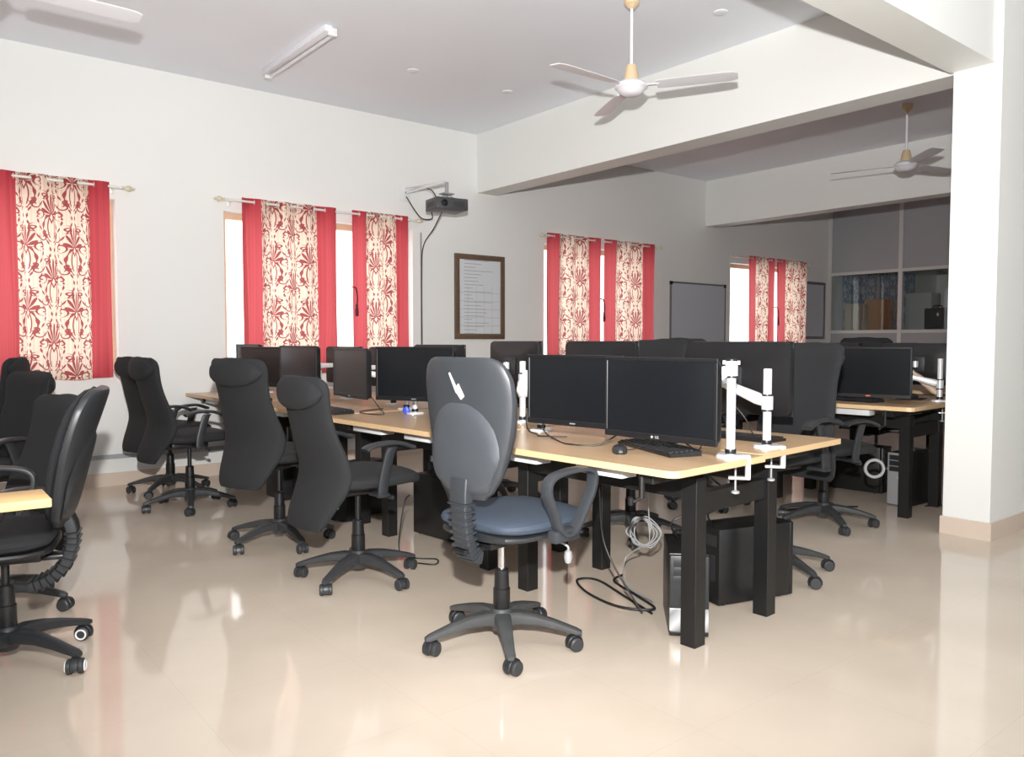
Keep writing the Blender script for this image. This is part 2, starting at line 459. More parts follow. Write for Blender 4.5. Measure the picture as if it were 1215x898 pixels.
# ------------------------------------------------------------------ curtains
ROD_Z, ROD_Y = 2.455, WY - .085
def curtain_rod(xa, xb, label):
    o = empty('curtain_rod', (xa, ROD_Y, ROD_Z), label=label, cat='curtain rod', group='white curtain rods above the windows')
    L = xb - xa
    obj('rod', tube(B(), [(0, 0, 0), (L, 0, 0)], .011, 12), 'rod', o)
    prof = [(.004, 0), (.014, .004), (.014, .016), (.009, .02), (.018, .035), (.026, .052), (.020, .068), (.010, .078), (.013, .086), (.004, .1)]
    for s, x in ((-1, 0), (1, L)):
        obj('finial', lathe(B(), prof, (x, 0, 0), 12, RY(s * PI / 2)), 'finial', o)
    for x in (.06, L / 2, L - .06):
        b = B(); tube(b, [(x, .08, -.01), (x, .01, -.01)], .006, 8); box(b, (x, .080, -.01), (.03, .008, .06), bev=.002); tube(b, [(x - .008, 0, 0), (x + .008, 0, 0)], .015, 12)
        obj('rod_bracket', b, 'rod', o)
    return o

def curtain(x0, x1, label, bl=.2, br=.2, folds=4, z0=.905, amp=.046, mat_='curtain', seed=0, flare=0, tie=False, width=None):
    """eyelet curtain threaded on the rod: red side bands and a damask centre"""
    nx, nz = folds * 30, 40; rnd = random.Random(seed)
    zt = ROD_Z + .035
    bm = B(); uvl = bm.loops.layers.uv.new('UVMap'); grid = []
    W = width or (x1 - x0) * 1.5
    ph = [rnd.uniform(-.6, .6) for _ in range(6)]
    for j in range(nz + 1):
        t = j / nz; z = zt + (z0 - zt) * t; row = []
        for i in range(nx + 1):
            s = i / nx
            a = amp * (1 - .25 * t)
            w = math.sin(s * folds * 2 * PI + ph[0] * t * 1.5 + .35 * math.sin(3 * t + ph[1]) * math.sin(s * 9 + ph[2]))
            y = ROD_Y + a * w + .006 * math.sin(s * 31 + t * 5) * t
            x = x0 + (x1 - x0) * s + .008 * math.sin(2 * (s * folds * 2 * PI + ph[0] * t * 1.5)) + .012 * math.sin(4 * t + ph[3]) * t * math.sin(PI * s) + flare * (s - .5) * t * t + .006 * math.cos(s * folds * 2 * PI) 
            zz = z + .012 * math.sin(s * 7 + ph[4]) * t + (.006 * w if j == 0 else 0)
            row.append(bm.verts.new((x, min(y, WY - .012), zz)))
        grid.append(row)
    for j in range(nz):
        for i in range(nx):
            f = bm.faces.new((grid[j][i], grid[j][i + 1], grid[j + 1][i + 1], grid[j + 1][i]))
            for l, (ii, jj) in zip(f.loops, ((i, j), (i + 1, j), (i + 1, j + 1), (i, j + 1))):
                l[uvl].uv = (ii / nx * W, (1 - jj / nz) * (zt - z0))
    root = obj('curtain', bm, mat_, smooth=180)
    root.data.materials.clear()
    at = root.data.attributes.new('across', 'FLOAT', 'POINT')
    at.data.foreach_set('value', [i / nx for j in range(nz + 1) for i in range(nx + 1)])
    root.data.materials.append(CUR(bl, br) if mat_ == 'curtain' else M[mat_])
    tag(root, label, 'curtain', 'red and cream damask curtains')
    for k in range(folds * 2):           # eyelet rings where the cloth crosses the rod
        s = (k + .5) / (folds * 2) 
        x = x0 + (x1 - x0) * (k / (folds * 2) + .001)
        if k == 0: continue
        rg = tube(B(), [(x, ROD_Y + .02 * math.cos(q * PI / 6), ROD_Z + .02 * math.sin(q * PI / 6)) for q in range(12)], .0035, 6, close=True)
        obj('eyelet_ring', rg, 'rod', root)
    return root
_cm = {}
def CUR(bl, br):
    k = (bl, br)
    if k not in _cm: _cm[k] = mk_curtain('red_damask_curtain', bl, br)
    return _cm[k]

curtain_rod(-.6, 1.60, 'white curtain rod with cream finial above the leftmost window')
curtain_rod(2.44, 4.40, 'white curtain rod above the window left of the projector')
curtain_rod(6.20, 8.20, 'curtain rod above the window between framed notice and whiteboard')
curtain_rod(9.93, 11.93, 'thin curtain rod above the window right of the whiteboard')
curtain(.62, 1.50, 'curtain at the leftmost window, its right red band by the bare wall', .26, .15, 4, seed=1, width=.98)
curtain(-.5, .30, 'curtain mostly outside the left edge of the view', .2, .2, 4, seed=2)
curtain(2.58, 3.50, 'wide damask curtain over the left half of the window beside the projector', .18, .2, 4, seed=3, width=1.0)
curtain(3.67, 4.31, 'narrow bunched curtain just left of the hanging projector', .24, .21, 4, amp=.032, seed=4, width=.85)
curtain(6.22, 7.12, 'left curtain of the window between framed notice and whiteboard', .19, .18, 4, seed=5, width=1.1)
curtain(7.18, 8.14, 'right curtain of the window between framed notice and whiteboard', .2, .2, 4, seed=6, width=1.1)
curtain(10.27, 10.94, 'left curtain of the window right of the whiteboard, beside a bare bright pane', .26, .26, 4, seed=7, amp=.03, width=.95)
curtain(11.03, 11.84, 'right curtain of the window right of the whiteboard, overlapping the small framed board', .2, .06, 4, seed=8, width=1.2)
for x, z, lab in ((3.70, 1.62, 'dark red tieback tassel hanging by the narrow curtain near the projector'), (7.15, 1.62, 'dark red tieback tassel in the gap of the middle window curtains'), (11.0, 1.62, 'dark red tieback tassel between the curtains right of the whiteboard')):
    o = empty('curtain_tieback', (x, WY - .13, z), label=lab, cat='curtain tieback', group='curtain tiebacks')
    obj('cord', tube(B(), smoothpath([(0, .1, .12), (.0, .02, .10), (.004, 0, 0), (-.004, 0, -.06)], 5), .008, 8), mat('tieback_cord', (.14, .01, .02), .8, noise=.3), o)
    obj('tassel', lathe(B(), [(.004, 0), (.014, -.01), (.012, -.03), (.018, -.07), (.016, -.12), (.002, -.122)], (-.004, 0, -.05), 12), mat('tassel_thread', (.12, .012, .03), .8, noise=.3), o)

# ------------------------------------------------------------------ chairs
def leg_bm():
    b = B(); secs = []
    for r, z, w, h in ((.028, .105, .036, .030), (.07, .114, .032, .026), (.14, .110, .027, .021), (.21, .096, .023, .017), (.27, .080, .020, .014), (.300, .072, .020, .012), (.318, .068, .012, .008)):
        secs.append(sell((r, 0, z), (0, 1, 0), (0, 0, 1), w, h, 12, 3.5))
    return loft(b, secs)
def caster(parent, a, ring=False):
    e = B()   # hood + stem
    lathe(e, [(.007, .044), (.007, .066), (.010, .070), (.010, .078)], (0, 0, 0), 10)
    secs = []
    for t in range(9):
        th = R(-25 + t * 27)
        secs.append(sell((-.012 + .031 * math.cos(th), 0, .028 + .031 * math.sin(th)), (0, 1, 0), (math.cos(th), 0, math.sin(th)), .014, .004, 8, 3))
    loft(e, secs)
    c = obj('caster', e, 'dark_plastic', parent, loc=(.30 * math.cos(a), .30 * math.sin(a), 0), rot=(0, 0, a + random.choice((.6, -.9, 2.1, 1.3, 3.0, -2.2))))
    for s in (-1, 1):
        w = lathe(B(), [(.006, -.011), (.022, -.011), (.0275, -.007), (.028, 0), (.0275, .007), (.022, .011), (.006, .011)], (-.012, s * .019, .028), 18, RX(PI / 2))
        wo = obj('wheel', w, 'wheel', c)
    if ring:
        for s in (-1, 1):
            obj('wheel_ring', tube(B(), [(-.012 + .0185 * math.cos(q * PI / 10), s * .0305, .028 + .0185 * math.sin(q * PI / 10)) for q in range(20)], .0035, 6, close=True), 'white_ring', c)
    return c
def base(root, ring=False, mname='base_plastic', piston=.30):
    hub = lathe(B(), [(.02, .055), (.035, .06), (.045, .085), (.048, .118), (.040, .135), (.032, .15), (.03, .152)], (0, 0, 0), 20)
    obj('base_hub', hub, mname, root)
    for k in range(5):
        obj('base_leg', leg_bm(), mname, root, rot=(0, 0, 2 * PI * k / 5))
        caster(root, 2 * PI * k / 5, ring)
    obj('lift_sleeve', lathe(B(), [(.031, .14), (.034, .15), (.034, .225), (.030, .23), (.028, .30), (.024, .305)], (0, 0, 0), 20), 'black_plastic', root)

FAB_BACK = [  # z, x, half width, half thickness
    (.335, -.262, .150, .022), (.36, -.258, .172, .028), (.42, -.235, .196, .034), (.50, -.195, .222, .040), (.58, -.170, .232, .042), (.66, -.180, .226, .038),
    (.76, -.212, .208, .034), (.86, -.238, .198, .032), (.94, -.256, .204, .034), (1.00, -.268, .212, .036), (1.04, -.278, .205, .030), (1.06, -.284, .17, .016)]
def make_fabric_chair(headroll=True, arms='tee'):
    root = empty('office_chair')
    base(root)
    obj('lift_piston', tube(B(), [(0, 0, .27), (0, 0, .43)], .014, 14), 'black_metal', root)
    m = B(); box(m, (-.02, 0, .435), (.26, .16, .05), bev=.012); box(m, (-.17, 0, .42), (.18, .06, .025), bev=.006)
    mo = obj('tilt_mechanism', m, 'black_plastic', root)
    lv = B(); tube(lv, smoothpath([(.02, -.07, .425), (.03, -.16, .425), (.04, -.22, .415)], 5), .005, 8); lathe(lv, [(.004, -.012), (.011, -.01), (.012, .02), (.006, .03)], (.042, -.228, .413), 10, RX(PI / 2))
    obj('lever', lv, 'dark_plastic', root)
    s = B(); secs = []
    for x, w, zc, h in ((-.225, .14, .500, .012), (-.215, .19, .497, .028), (-.17, .225, .495, .038), (-.05, .245, .492, .042), (.08, .250, .496, .044), (.17, .240, .496, .042), (.225, .215, .486, .036), (.25, .17, .475, .022), (.258, .12, .470, .010)):
        secs.append(sell((x, 0, zc), (0, 1, 0), (0, 0, 1), w, h, 24, 3.2))
    so = obj('seat', loft(s, resample(secs, 4)), 'black_fabric', root)
    b = B(); secs = []
    z = .335
    while z <= 1.0601:
        x, w, t = interp(FAB_BACK, z)
        sec = sell((x, 0, z), (0, 1, 0), (1, 0, 0), w, t, 28, 2.8)
        for p in sec: p.x += .75 * p.y * p.y
        secs.append(sec); z += .0145
    bo = obj('backrest', loft(b, secs), 'black_fabric', root)
    if headroll:
        h = B(); secs = []
        for k in range(15):
            t = -1 + 2 * k / 14; y = t * .205
            rr = math.sqrt(max(0, 1 - abs(t) ** 5)) 
            secs.append(sell((-.285 + .75 * y * y - .006, y, .985), (1, 0, .1), (0, 0, 1), .034 * rr + .003, .078 * rr * (1 - .45 * t * t) + .004, 16, 2.4))
        obj('headrest', loft(h, secs), 'black_fabric', bo)
    for s_ in (-1, 1):
        a = B(); y = s_ * .285
        band(a, smoothpath([(-.04, y, .43), (-.035, y, .50), (-.015, y, .58), (.005, y, .645), (.02, y, .665)], 5), (1, 0, 0), .055, .022)
        band(a, smoothpath([(.13, y * 1.02, .655), (.05, y * 1.0, .683), (-.04, y, .686), (-.11, y, .676), (-.135, y, .662)], 5), (0, 1, 0), .062, .022)
        box(a, (-.035, s_ * .25, .44), (.06, .10, .016), bev=.004)
        obj('armrest', a, 'dark_plastic', root)
    return root

def resample(secs, k):
    """smooth extra rings between the given ones"""
    cols = [smoothpath([sc_[j] for sc_ in secs], k) for j in range(len(secs[0]))]
    return [[c[i] for c in cols] for i in range(len(cols[0]))]

SHELL = [  # z, x, half width, half thickness
    (.615, -.185, .100, .018), (.64, -.185, .130, .024), (.70, -.188, .170, .028), (.78, -.190, .200, .030), (.88, -.193, .224, .030), (.98, -.200, .236, .030),
    (1.06, -.208, .232, .030), (1.11, -.215, .208, .027), (1.135, -.220, .172, .022), (1.15, -.224, .110, .010)]
def shell_pt(y, z, off):
    x, w, t = interp(SHELL, z)
    return Vector((x - t + .55 * y * y - off, y, z))
def make_shell_chair(ring=False, fabric='blue_fabric', shell='grey_plastic'):
    root = empty('office_chair')
    SX = .045
    base(root, ring, 'base_grey' if not ring else 'dark_plastic')
    obj('lift_piston', tube(B(), [(0, 0, .29), (0, 0, .42)], .0145, 16), 'chrome' if not ring else 'black_metal', root)
    m = B(); box(m, (-.01, 0, .43), (.24, .15, .04), bev=.01); box(m, (-.15, 0, .415), (.16, .07, .018), bev=.005)
    obj('tilt_mechanism', m, 'black_plastic', root)
    lv = B(); tube(lv, smoothpath([(.06, -.06, .43), (.10, -.18, .43), (.12, -.235, .415), (.122, -.24, .395)], 5), .0045, 8)
    lathe(lv, [(.004, .0), (.014, -.008), (.017, -.03), (.012, -.05), (.004, -.055)], (.122, -.24, .40), 12)
    obj('lever', lv, 'steel_grey', root)
    p = B(); secs = []
    prof = ((-.215, .13), (-.20, .18), (-.14, .225), (-.02, .245), (.12, .240), (.20, .215), (.235, .17), (.245, .12))
    for x, w in prof: secs.append(sell((x, 0, .468), (0, 1, 0), (0, 0, 1), w * .97, .016, 24, 4))
    obj('seat_pan', loft(p, secs), 'black_plastic' if ring else 'dark_plastic', root, loc=(SX, 0, 0))
    s = B(); secs = []
    for k, (x, w) in enumerate(prof):
        hh = (.010, .024, .036, .040, .040, .036, .026, .012)[k]
        secs.append(sell((x * 1.02, 0, .508), (0, 1, 0), (0, 0, 1), w, hh, 24, 2.8))
    secs = resample(secs, 4)
    obj('seat', loft(s, secs), fabric, root, loc=(SX, 0, 0))
    b = B(); secs = []; z = .615
    while z <= 1.1501:
        x, w, t = interp(SHELL, z)
        sec = sell((x, 0, z), (0, 1, 0), (1, 0, 0), w, t, 32, 3.2)
        for q in sec: q.x += .55 * q.y * q.y
        secs.append(sec); z += .00892
    bo = obj('back_shell', loft(b, secs), shell, root)
    c = B(); secs = []                                  # upholstery on the front of the shell
    for k in range(24):
        z = .64 + .49 * k / 23
        x, w, t = interp(SHELL, z)
        e = math.sin(PI * min(1, max(0, (k + .4) / 23.8))) ** .3
        sec = sell((x + t + .006, 0, z), (0, 1, 0), (1, 0, 0), w * .93 * (.75 + .25 * e), .026 * e, 24, 2.6)
        for q in sec: q.x += .55 * q.y * q.y
        secs.append(sec)
    obj('back_cushion', loft(c, secs), 'black_fabric', root)
    # raised lower panel moulded on the back of the shell
    g = B(); rows = []
    na, nr = 40, 10
    cen = g.verts.new(shell_pt(0, .745, .012)); prev = None
    for r_ in range(1, nr + 1):
        f = r_ / nr; ring_ = []
        for a_ in range(na):
            th = 2 * PI * a_ / na
            y = .192 * f * math.copysign(abs(math.cos(th)) ** .8, math.cos(th)); zz = .745 + (.235 if math.sin(th) > 0 else .118) * f * math.sin(th)
            xx, w, t = interp(SHELL, max(.62, zz)); y = max(-w * .93, min(w * .93, y))
            ring_.append(g.verts.new(shell_pt(y, zz, .012 * (1 - f ** 8) - (.004 if r_ == nr else 0))))
        if prev is None:
            for a_ in range(na): g.faces.new((cen, ring_[a_], ring_[(a_ + 1) % na]))
        else:
            for a_ in range(na): g.faces.new((prev[a_], ring_[a_], ring_[(a_ + 1) % na], prev[(a_ + 1) % na]))
        prev = ring_
    if not ring:
        obj('lumbar_panel', g, 'grey_plastic_light', bo)
        k = B(); pts = [(.098 - .06, 1.082), (.092 - .06, 1.085), (.060 - .06, 1.032), (.048 - .06, 1.045), (.022 - .06, .998), (.040 - .06, .985), (.058 - .06, 1.006), (.066 - .06, 1.012)]
        vs = [k.verts.new(shell_pt(y, z, .0022)) for y, z in pts]; vb = [k.verts.new(shell_pt(y, z, .0002)) for y, z in pts]
        k.faces.new(vs)
        for i in range(len(pts)): k.faces.new((vs[i], vs[(i + 1) % len(pts)], vb[(i + 1) % len(pts)], vb[i]))
        o = obj('white_scuff', k, 'label_white', bo, smooth=0); o['label'] = 'white zigzag mark on the grey back shell'
    else:
        obj('lumbar_panel', g, 'dark_plastic', bo)
    # ribbed bellows from the shell down under the seat
    w = B(); secs = []
    path = smoothpath([(-.21, 0, .69), (-.215, 0, .62), (-.212, 0, .54), (-.200, 0, .46), (-.178, 0, .40), (-.15, 0, .385)] if not ring else
                      [(-.20, 0, .66), (-.222, 0, .60), (-.222, 0, .54), (-.195, 0, .46), (-.14, 0, .41), (-.08, 0, .39)], 12)
    nfin = 0
    for i, q in enumerate(path):
        d = path[min(i + 1, len(path) - 1)] - path[max(i - 1, 0)]; nrm = d.cross(Vector((0, 1, 0))).normalized(); d = d.normalized()
        q = q.copy()
        if i < 16: secs.append(sell(q, (0, 1, 0), nrm, .046, .022, 16, 6))
        elif i % 4 == 0 and i < len(path) - 3:
            for off, k in ((-.004, .84), (-.0015, 1.14), (.0015, 1.14), (.004, .84)): secs.append(sell(q + d * off, (0, 1, 0), nrm, .050 * k, .024 * k, 16, 6))
    secs.append(sell(path[-1], (0, 1, 0), nrm, .042, .020, 16, 6))
    obj('bellows', loft(w, secs), 'grey_plastic' if not ring else 'dark_plastic', root, smooth=25)
    for s_ in (-1, 1):
        y = s_ * .285
        pts = smoothpath([(-.02, y, .49), (-.06, y, .57), (-.095, y, .64), (-.085, y, .69), (-.02, y, .712), (.10, y, .715), (.163, y, .695), (.163, y, .64), (.115, y, .56), (.05, y, .485)], 5, close=True)
        a = band(B(), pts, (0, 1, 0), .050, .019, close=True, e=4.5)
        box(a, (.015, s_ * .27, .475), (.14, .05, .05), bev=.012)
        obj('armrest', a, 'grey_plastic' if not ring else 'dark_plastic', root, loc=(SX, 0, 0))
    return root

BASE_PARTS = ('base_hub', 'base_leg', 'caster', 'lift_sleeve')
def place_chair(proto, used, x, y, head, label, group, dz=0, ba=None, bx=0, bz=0, tilt=0):
    """head: way the seat faces, degrees from +X; ba: angle of the star base; dz: seat raised by the gas lift"""
    root = proto if not used[0] else copy_tree(proto)
    used[0] = True
    root.location = (x, y, 0); root.rotation_euler = (0, 0, R(head))
    tag(root, label, 'chair', group)
    off = R((ba if ba is not None else random.uniform(0, 72)) - head)
    cs = kids(root); li = 0; ci = 0
    for c in cs:
        nm = c.name.split('.')[0]
        if nm == 'base_leg': c.rotation_euler.z = off + 2 * PI * li / 5; li += 1
        elif nm == 'caster':
            a = off + 2 * PI * ci / 5; ci += 1
            c.location = (.30 * math.cos(a), .30 * math.sin(a), 0); c.rotation_euler.z = a + random.choice((.6, -.9, 2.1, 1.3, 3.0, -2.2))
        elif nm in ('base_hub', 'lift_sleeve'): pass
        else:
            c.location.z = dz
            if nm in ('backrest', 'back_shell', 'back_cushion', 'bellows'):
                c.location.z += bz; c.location.x += bx
                if tilt and nm != 'bellows':
                    p = Vector((-.2, 0, .62)); c.location += p - Matrix.Rotation(R(tilt), 3, 'Y') @ p; c.rotation_euler.y = R(tilt)
    return root

fab = make_fabric_chair(); fu = [False]
she = make_shell_chair(); su = [False]
shr = make_shell_chair(True, 'black_fabric', 'dark_plastic'); sru = [False]
GL = 'office chairs along the left side of the centre desks'
GW = 'office chairs beside the leftmost window'
GA = 'office chairs in the aisle right of the centre desks'
place_chair(she, su, 1.90, 2.43, 7, 'grey plastic shell-backed swivel chair with slate blue seat and loop armrests, nearest the camera', 'grey shell-backed swivel chairs', 0.0, 22)
place_chair(fab, fu, 1.87, 3.57, 4, 'black fabric high-back chair directly left of the grey shell-backed chair', GL, .03, 68, bx=-.05, bz=-.055)
c3 = place_chair(fab, fu, 1.84, 4.50, 22, 'black fabric high-back chair, second of the two with backs turned to us', GL, .045, 55)
place_chair(fab, fu, 1.73, 5.86, 5, 'black high-back chair seen side-on at the far left end of the desks', GL, .03, 38)
place_chair(fab, fu, 1.80, 6.60, 20, 'black high-back chair half hidden behind the side-on chair by the wall', GL, .02, 10)
place_chair(shr, sru, .345, 3.42, 163, 'dark shell-backed chair with ribbed bellows and white-ringed wheels at the left edge', 'dark shell-backed chairs', -.02, 20, bz=-.08, tilt=-13)
place_chair(fab, fu, .36, 4.13, 197, 'black chair with rolled headrest just behind the dark shell-backed chair', GW, -.11, 40, tilt=-3)
place_chair(fab, fu, .47, 5.60, 205, 'black high-back chair in front of the leftmost window, the nearer of two', GW, -.05, 20)
place_chair(fab, fu, .45, 6.45, 160, 'black high-back chair right under the leftmost curtain', GW, .03, 20)
place_chair(fab, fu, 3.60, 2.33, 176, 'tall black chair behind the two white clamps at the desk end', GA, .13, 38)
place_chair(fab, fu, 3.62, 3.33, 185, 'black chair whose base shows under the near centre desk', GA, .15, 10)
place_chair(fab, fu, 4.80, 2.72, -14, 'black chair facing the right-hand desks, its star base clear on the floor', GA, .02, 17)
place_chair(fab, fu, 4.72, 3.62, 5, 'black chair showing only its headrest above the big monitor back', GA, .16, 30)
place_chair(fab, fu, 3.66, 4.75, 190, 'black chair tucked at the far right side of the centre desks, mostly hidden', GA, .05, 30)
place_chair(fab, fu, 6.70, 3.32, 8, 'tall black chair whose curved top shows above the right-hand screen', 'office chairs between the right-hand desks', .0, 0, bz=.17)
obj('orange_tag', box(B(), (-.285, -.135, .415), (.020, .03, .018), bev=.003), 'orange_tag', c3, smooth=0)

# ------------------------------------------------------------------ desks
def make_desk():
    root = empty('office_desk'); zt = .75
    for nm, x0, x1, y0, y1 in (('tabletop', -.635, -.04, -.65, .665), ('tabletop', -.036, .70, -.615, .665)):
        t = B(); 
        pts = [(x0, y0), (x1, y0), (x1, y1), (x0, y1)]
        c = .035 if x0 < -.5 else .006
        poly = [(x0, y0 + c), (x0 + c * .3, y0 + c * .3), (x0 + c, y0), (x1, y0), (x1, y1), (x0, y1)]
        secs = [[Vector((px, py, z)) for px, py in poly] for z in (zt - .025, zt)]
        loft(t, secs)
        o = obj(nm, t, 'wood', root, smooth=0)
        o.data.materials.append(M['wood_edge'])
        for p in o.data.polygons:
            if abs(p.normal.z) < .5: p.material_index = 1
        if x0 > -.5: o.rotation_euler.z = R(1.5)
    for x in (-.267, .267):
        for y in (-.476, .476):
            obj('leg', box(B(), (x, y, .335), (.07, .07, .67), bev=.002, seg=1), 'black_metal', root)
        obj('side_rail', box(B(), (x, 0, .625), (.06, .88, .085), bev=.002, seg=1), 'black_metal', root)
    for y in (-.476, .476):
        obj('cross_rail', box(B(), (0, y, .565), (.464, .05, .085), bev=.002, seg=1), 'black_metal', root)
        obj('top_bracket', box(B(), (.02, y, .7), (1.16, .05, .045), bev=.002, seg=1), 'black_metal', root)
    for y, xx, l in ((-.22, -.50, .24), (.28, -.50, .30)):
        b = B(); box(b, (xx, y, .698), (.09, l, .045), bev=.003)
        obj('socket_box', b, 'white_plastic', root)
    b = B(); tube(b, [(-.56, -.45, .725), (-.56, -.45, .62)], .011, 10); tube(b, smoothpath([(-.56, -.45, .625), (-.585, -.44, .612), (-.60, -.43, .61)], 4), .007, 8); lathe(b, [(.004, 0), (.011, .003), (.011, .03), (.004, .033)], (-.60, -.43, .595), 10)
    obj('crank_handle', b, 'black_metal', root)
    b = B(); box(b, (0, 0, .66), (.30, .84, .008)); box(b, (-.15, 0, .685), (.006, .84, .055)); box(b, (.15, 0, .685), (.006, .84, .055))
    obj('cable_tray', b, 'white_plastic', root)
    return root
desk0 = make_desk(); du = [0]
def place_desk(x, y, rz, label, group, z=0):
    d = desk0 if not du[0] else copy_tree(desk0); du[0] = 1
    d.location = (x, y, 0); d.rotation_euler = (0, 0, R(rz)); tag(d, label, 'desk', group)
    if z: d.scale = (1, 1, (.75 + z) / .75)
    return d
GC = 'beech-topped desks of the centre row'; GR = 'beech-topped desks of the right-hand row'; GF = 'desks of the far row behind the right-hand one'
place_desk(2.724, 2.441, 3.3, 'nearest beech desk on thick black legs with two white arm clamps on its end', GC)
place_desk(2.735, 3.79, 3, 'second beech desk of the centre row, beside the grey shell-backed chair', GC)
place_desk(2.73, 5.14, 2, 'third beech desk of the centre row, beside the two black high-back chairs', GC)
place_desk(2.73, 6.48, 1, 'farthest beech desk of the centre row, its end by the window wall', GC)
place_desk(5.68, 2.98, 3.5, 'first beech desk of the right-hand row, its leg left of the pillar', GR, .03)
for k in range(1, 4):
    place_desk(5.68 - .02 * k, 2.98 + 1.335 * k, 2, 'desk of the right-hand row hidden behind the black monitors', GR, .03)
place_desk(7.50, 3.58, 2, 'beech desk seen as a strip behind the right-hand screen', GF, .03)
place_desk(7.40, 4.93, 2, 'hidden desk of the far row in front of the glazed partition', GF, .03)

# corner of a yellow topped table at the left edge
t0 = empty('side_table', (-.585, 2.69, 0), R(-1), 'narrow yellow-topped table corner entering at the left edge', 'table')
o = obj('tabletop', box(B(), (0, .0, .7375), (1.93, .19, .025), bev=.003), 'yellow_edge', t0)
for x in (-.8, .0):
    obj('leg', box(B(), (x, 0, .3625), (.05, .1, .725), bev=.002), 'black_metal', t0)

# ------------------------------------------------------------------ monitors and arms
def make_monitor(w=.53, h=.315, warm=False, logo='grey'):
    root = empty('computer_monitor')       # origin at the back centre, screen faces +X
    b = B()
    secs = []
    for x, k in ((0.012, 1), (-.004, 1), (-.016, .985), (-.028, .72), (-.034, .50), (-.036, .44)):
        secs.append(sell((x, 0, 0), (0, 1, 0), (0, 0, 1), w / 2 * k, h / 2 * k, 40, 14 if k > .9 else 7))
    obj('housing', loft(b, secs), 'black_plastic', root)
    fr = B(); bw = .013; cb = .024
    box(fr, (.015, 0, h / 2 - bw / 2), (.010, w, bw), bev=.002, seg=1); box(fr, (.015, 0, -h / 2 + cb / 2), (.010, w, cb), bev=.002, seg=1)
    for s in (-1, 1): box(fr, (.015, s * (w / 2 - bw / 2), (cb - bw) / 2), (.010, bw, h - bw - cb), bev=.002, seg=1)
    obj('bezel', fr, 'black_plastic', root)
    obj('screen', box(B(), (.0145, 0, (cb - bw) / 2), (.003, w - 2 * bw, h - bw - cb)), 'screen_warm' if warm else 'screen', root, smooth=0)
    v = B(); box(v, (-.042, 0, 0), (.012, .11, .11), bev=.004)
    for sy in (-1, 1):
        for sz in (-1, 1): lathe(v, [(.005, 0), (.005, .005), (.001, .006)], (-.048, sy * .042, sz * .042), 8, RY(-PI / 2))
    obj('mount_plate', v, 'dark_plastic', root)
    if logo == 'grey':
        l = B()
        for k, yy in enumerate((.012, .004, -.004, -.012)): box(l, (.0206, yy, -h / 2 + .012), (.001, .005, .006))
        obj('brand_mark', l, 'steel_grey', root, smooth=0)
    elif logo == 'red':
        obj('brand_mark', box(B(), (.0206, 0, -h / 2 + .012), (.001, .03, .008), bev=.0004), 'red_logo', root, smooth=0)
    return root
def text_mesh(body, size, m, parent, loc, rot):
    c = bpy.data.curves.new(body, 'FONT'); c.body = body; c.size = size; c.extrude = .0006; c.align_x = 'CENTER'; c.align_y = 'CENTER'
    tmp = bpy.data.objects.new('lettering', c)
    me = bpy.data.meshes.new_from_object(tmp)
    me.materials.clear(); me.materials.append(M[m])
    o = bpy.data.objects.new('brand_mark', me); COL.objects.link(o); o.parent = parent; o.location = loc; o.rotation_euler = rot
    bpy.data.objects.remove(tmp)
    return o
mon = {'std': make_monitor(), 'warm': make_monitor(warm=True), 'lg': make_monitor(.535, .320, logo=None), 'red': make_monitor(.54, .345, logo='red'), 'big': make_monitor(.60, .36, logo=None)}
lgm = mon['lg']
text_mesh('LG', .015, 'silver', lgm, (.0206, 0, -.320 / 2 + .012), (PI / 2, 0, PI / 2))
lathe_ = lathe(B(), [(.0055, 0), (.0055, .001), (.001, .0012)], (.0203, -.024, -.320 / 2 + .012), 16, RY(PI / 2))
obj('brand_badge', lathe_, 'steel_grey', lgm)
mused = {k: False for k in mon}
MONS = []
def place_monitor(kind, p, head, label, group, tilt=0):
    m = mon[kind] if not mused[kind] else copy_tree(mon[kind]); mused[kind] = True
    m.location = p; m.rotation_euler = (0, R(tilt), R(head)); tag(m, label, 'monitor', group)
    MONS.append(m); return m

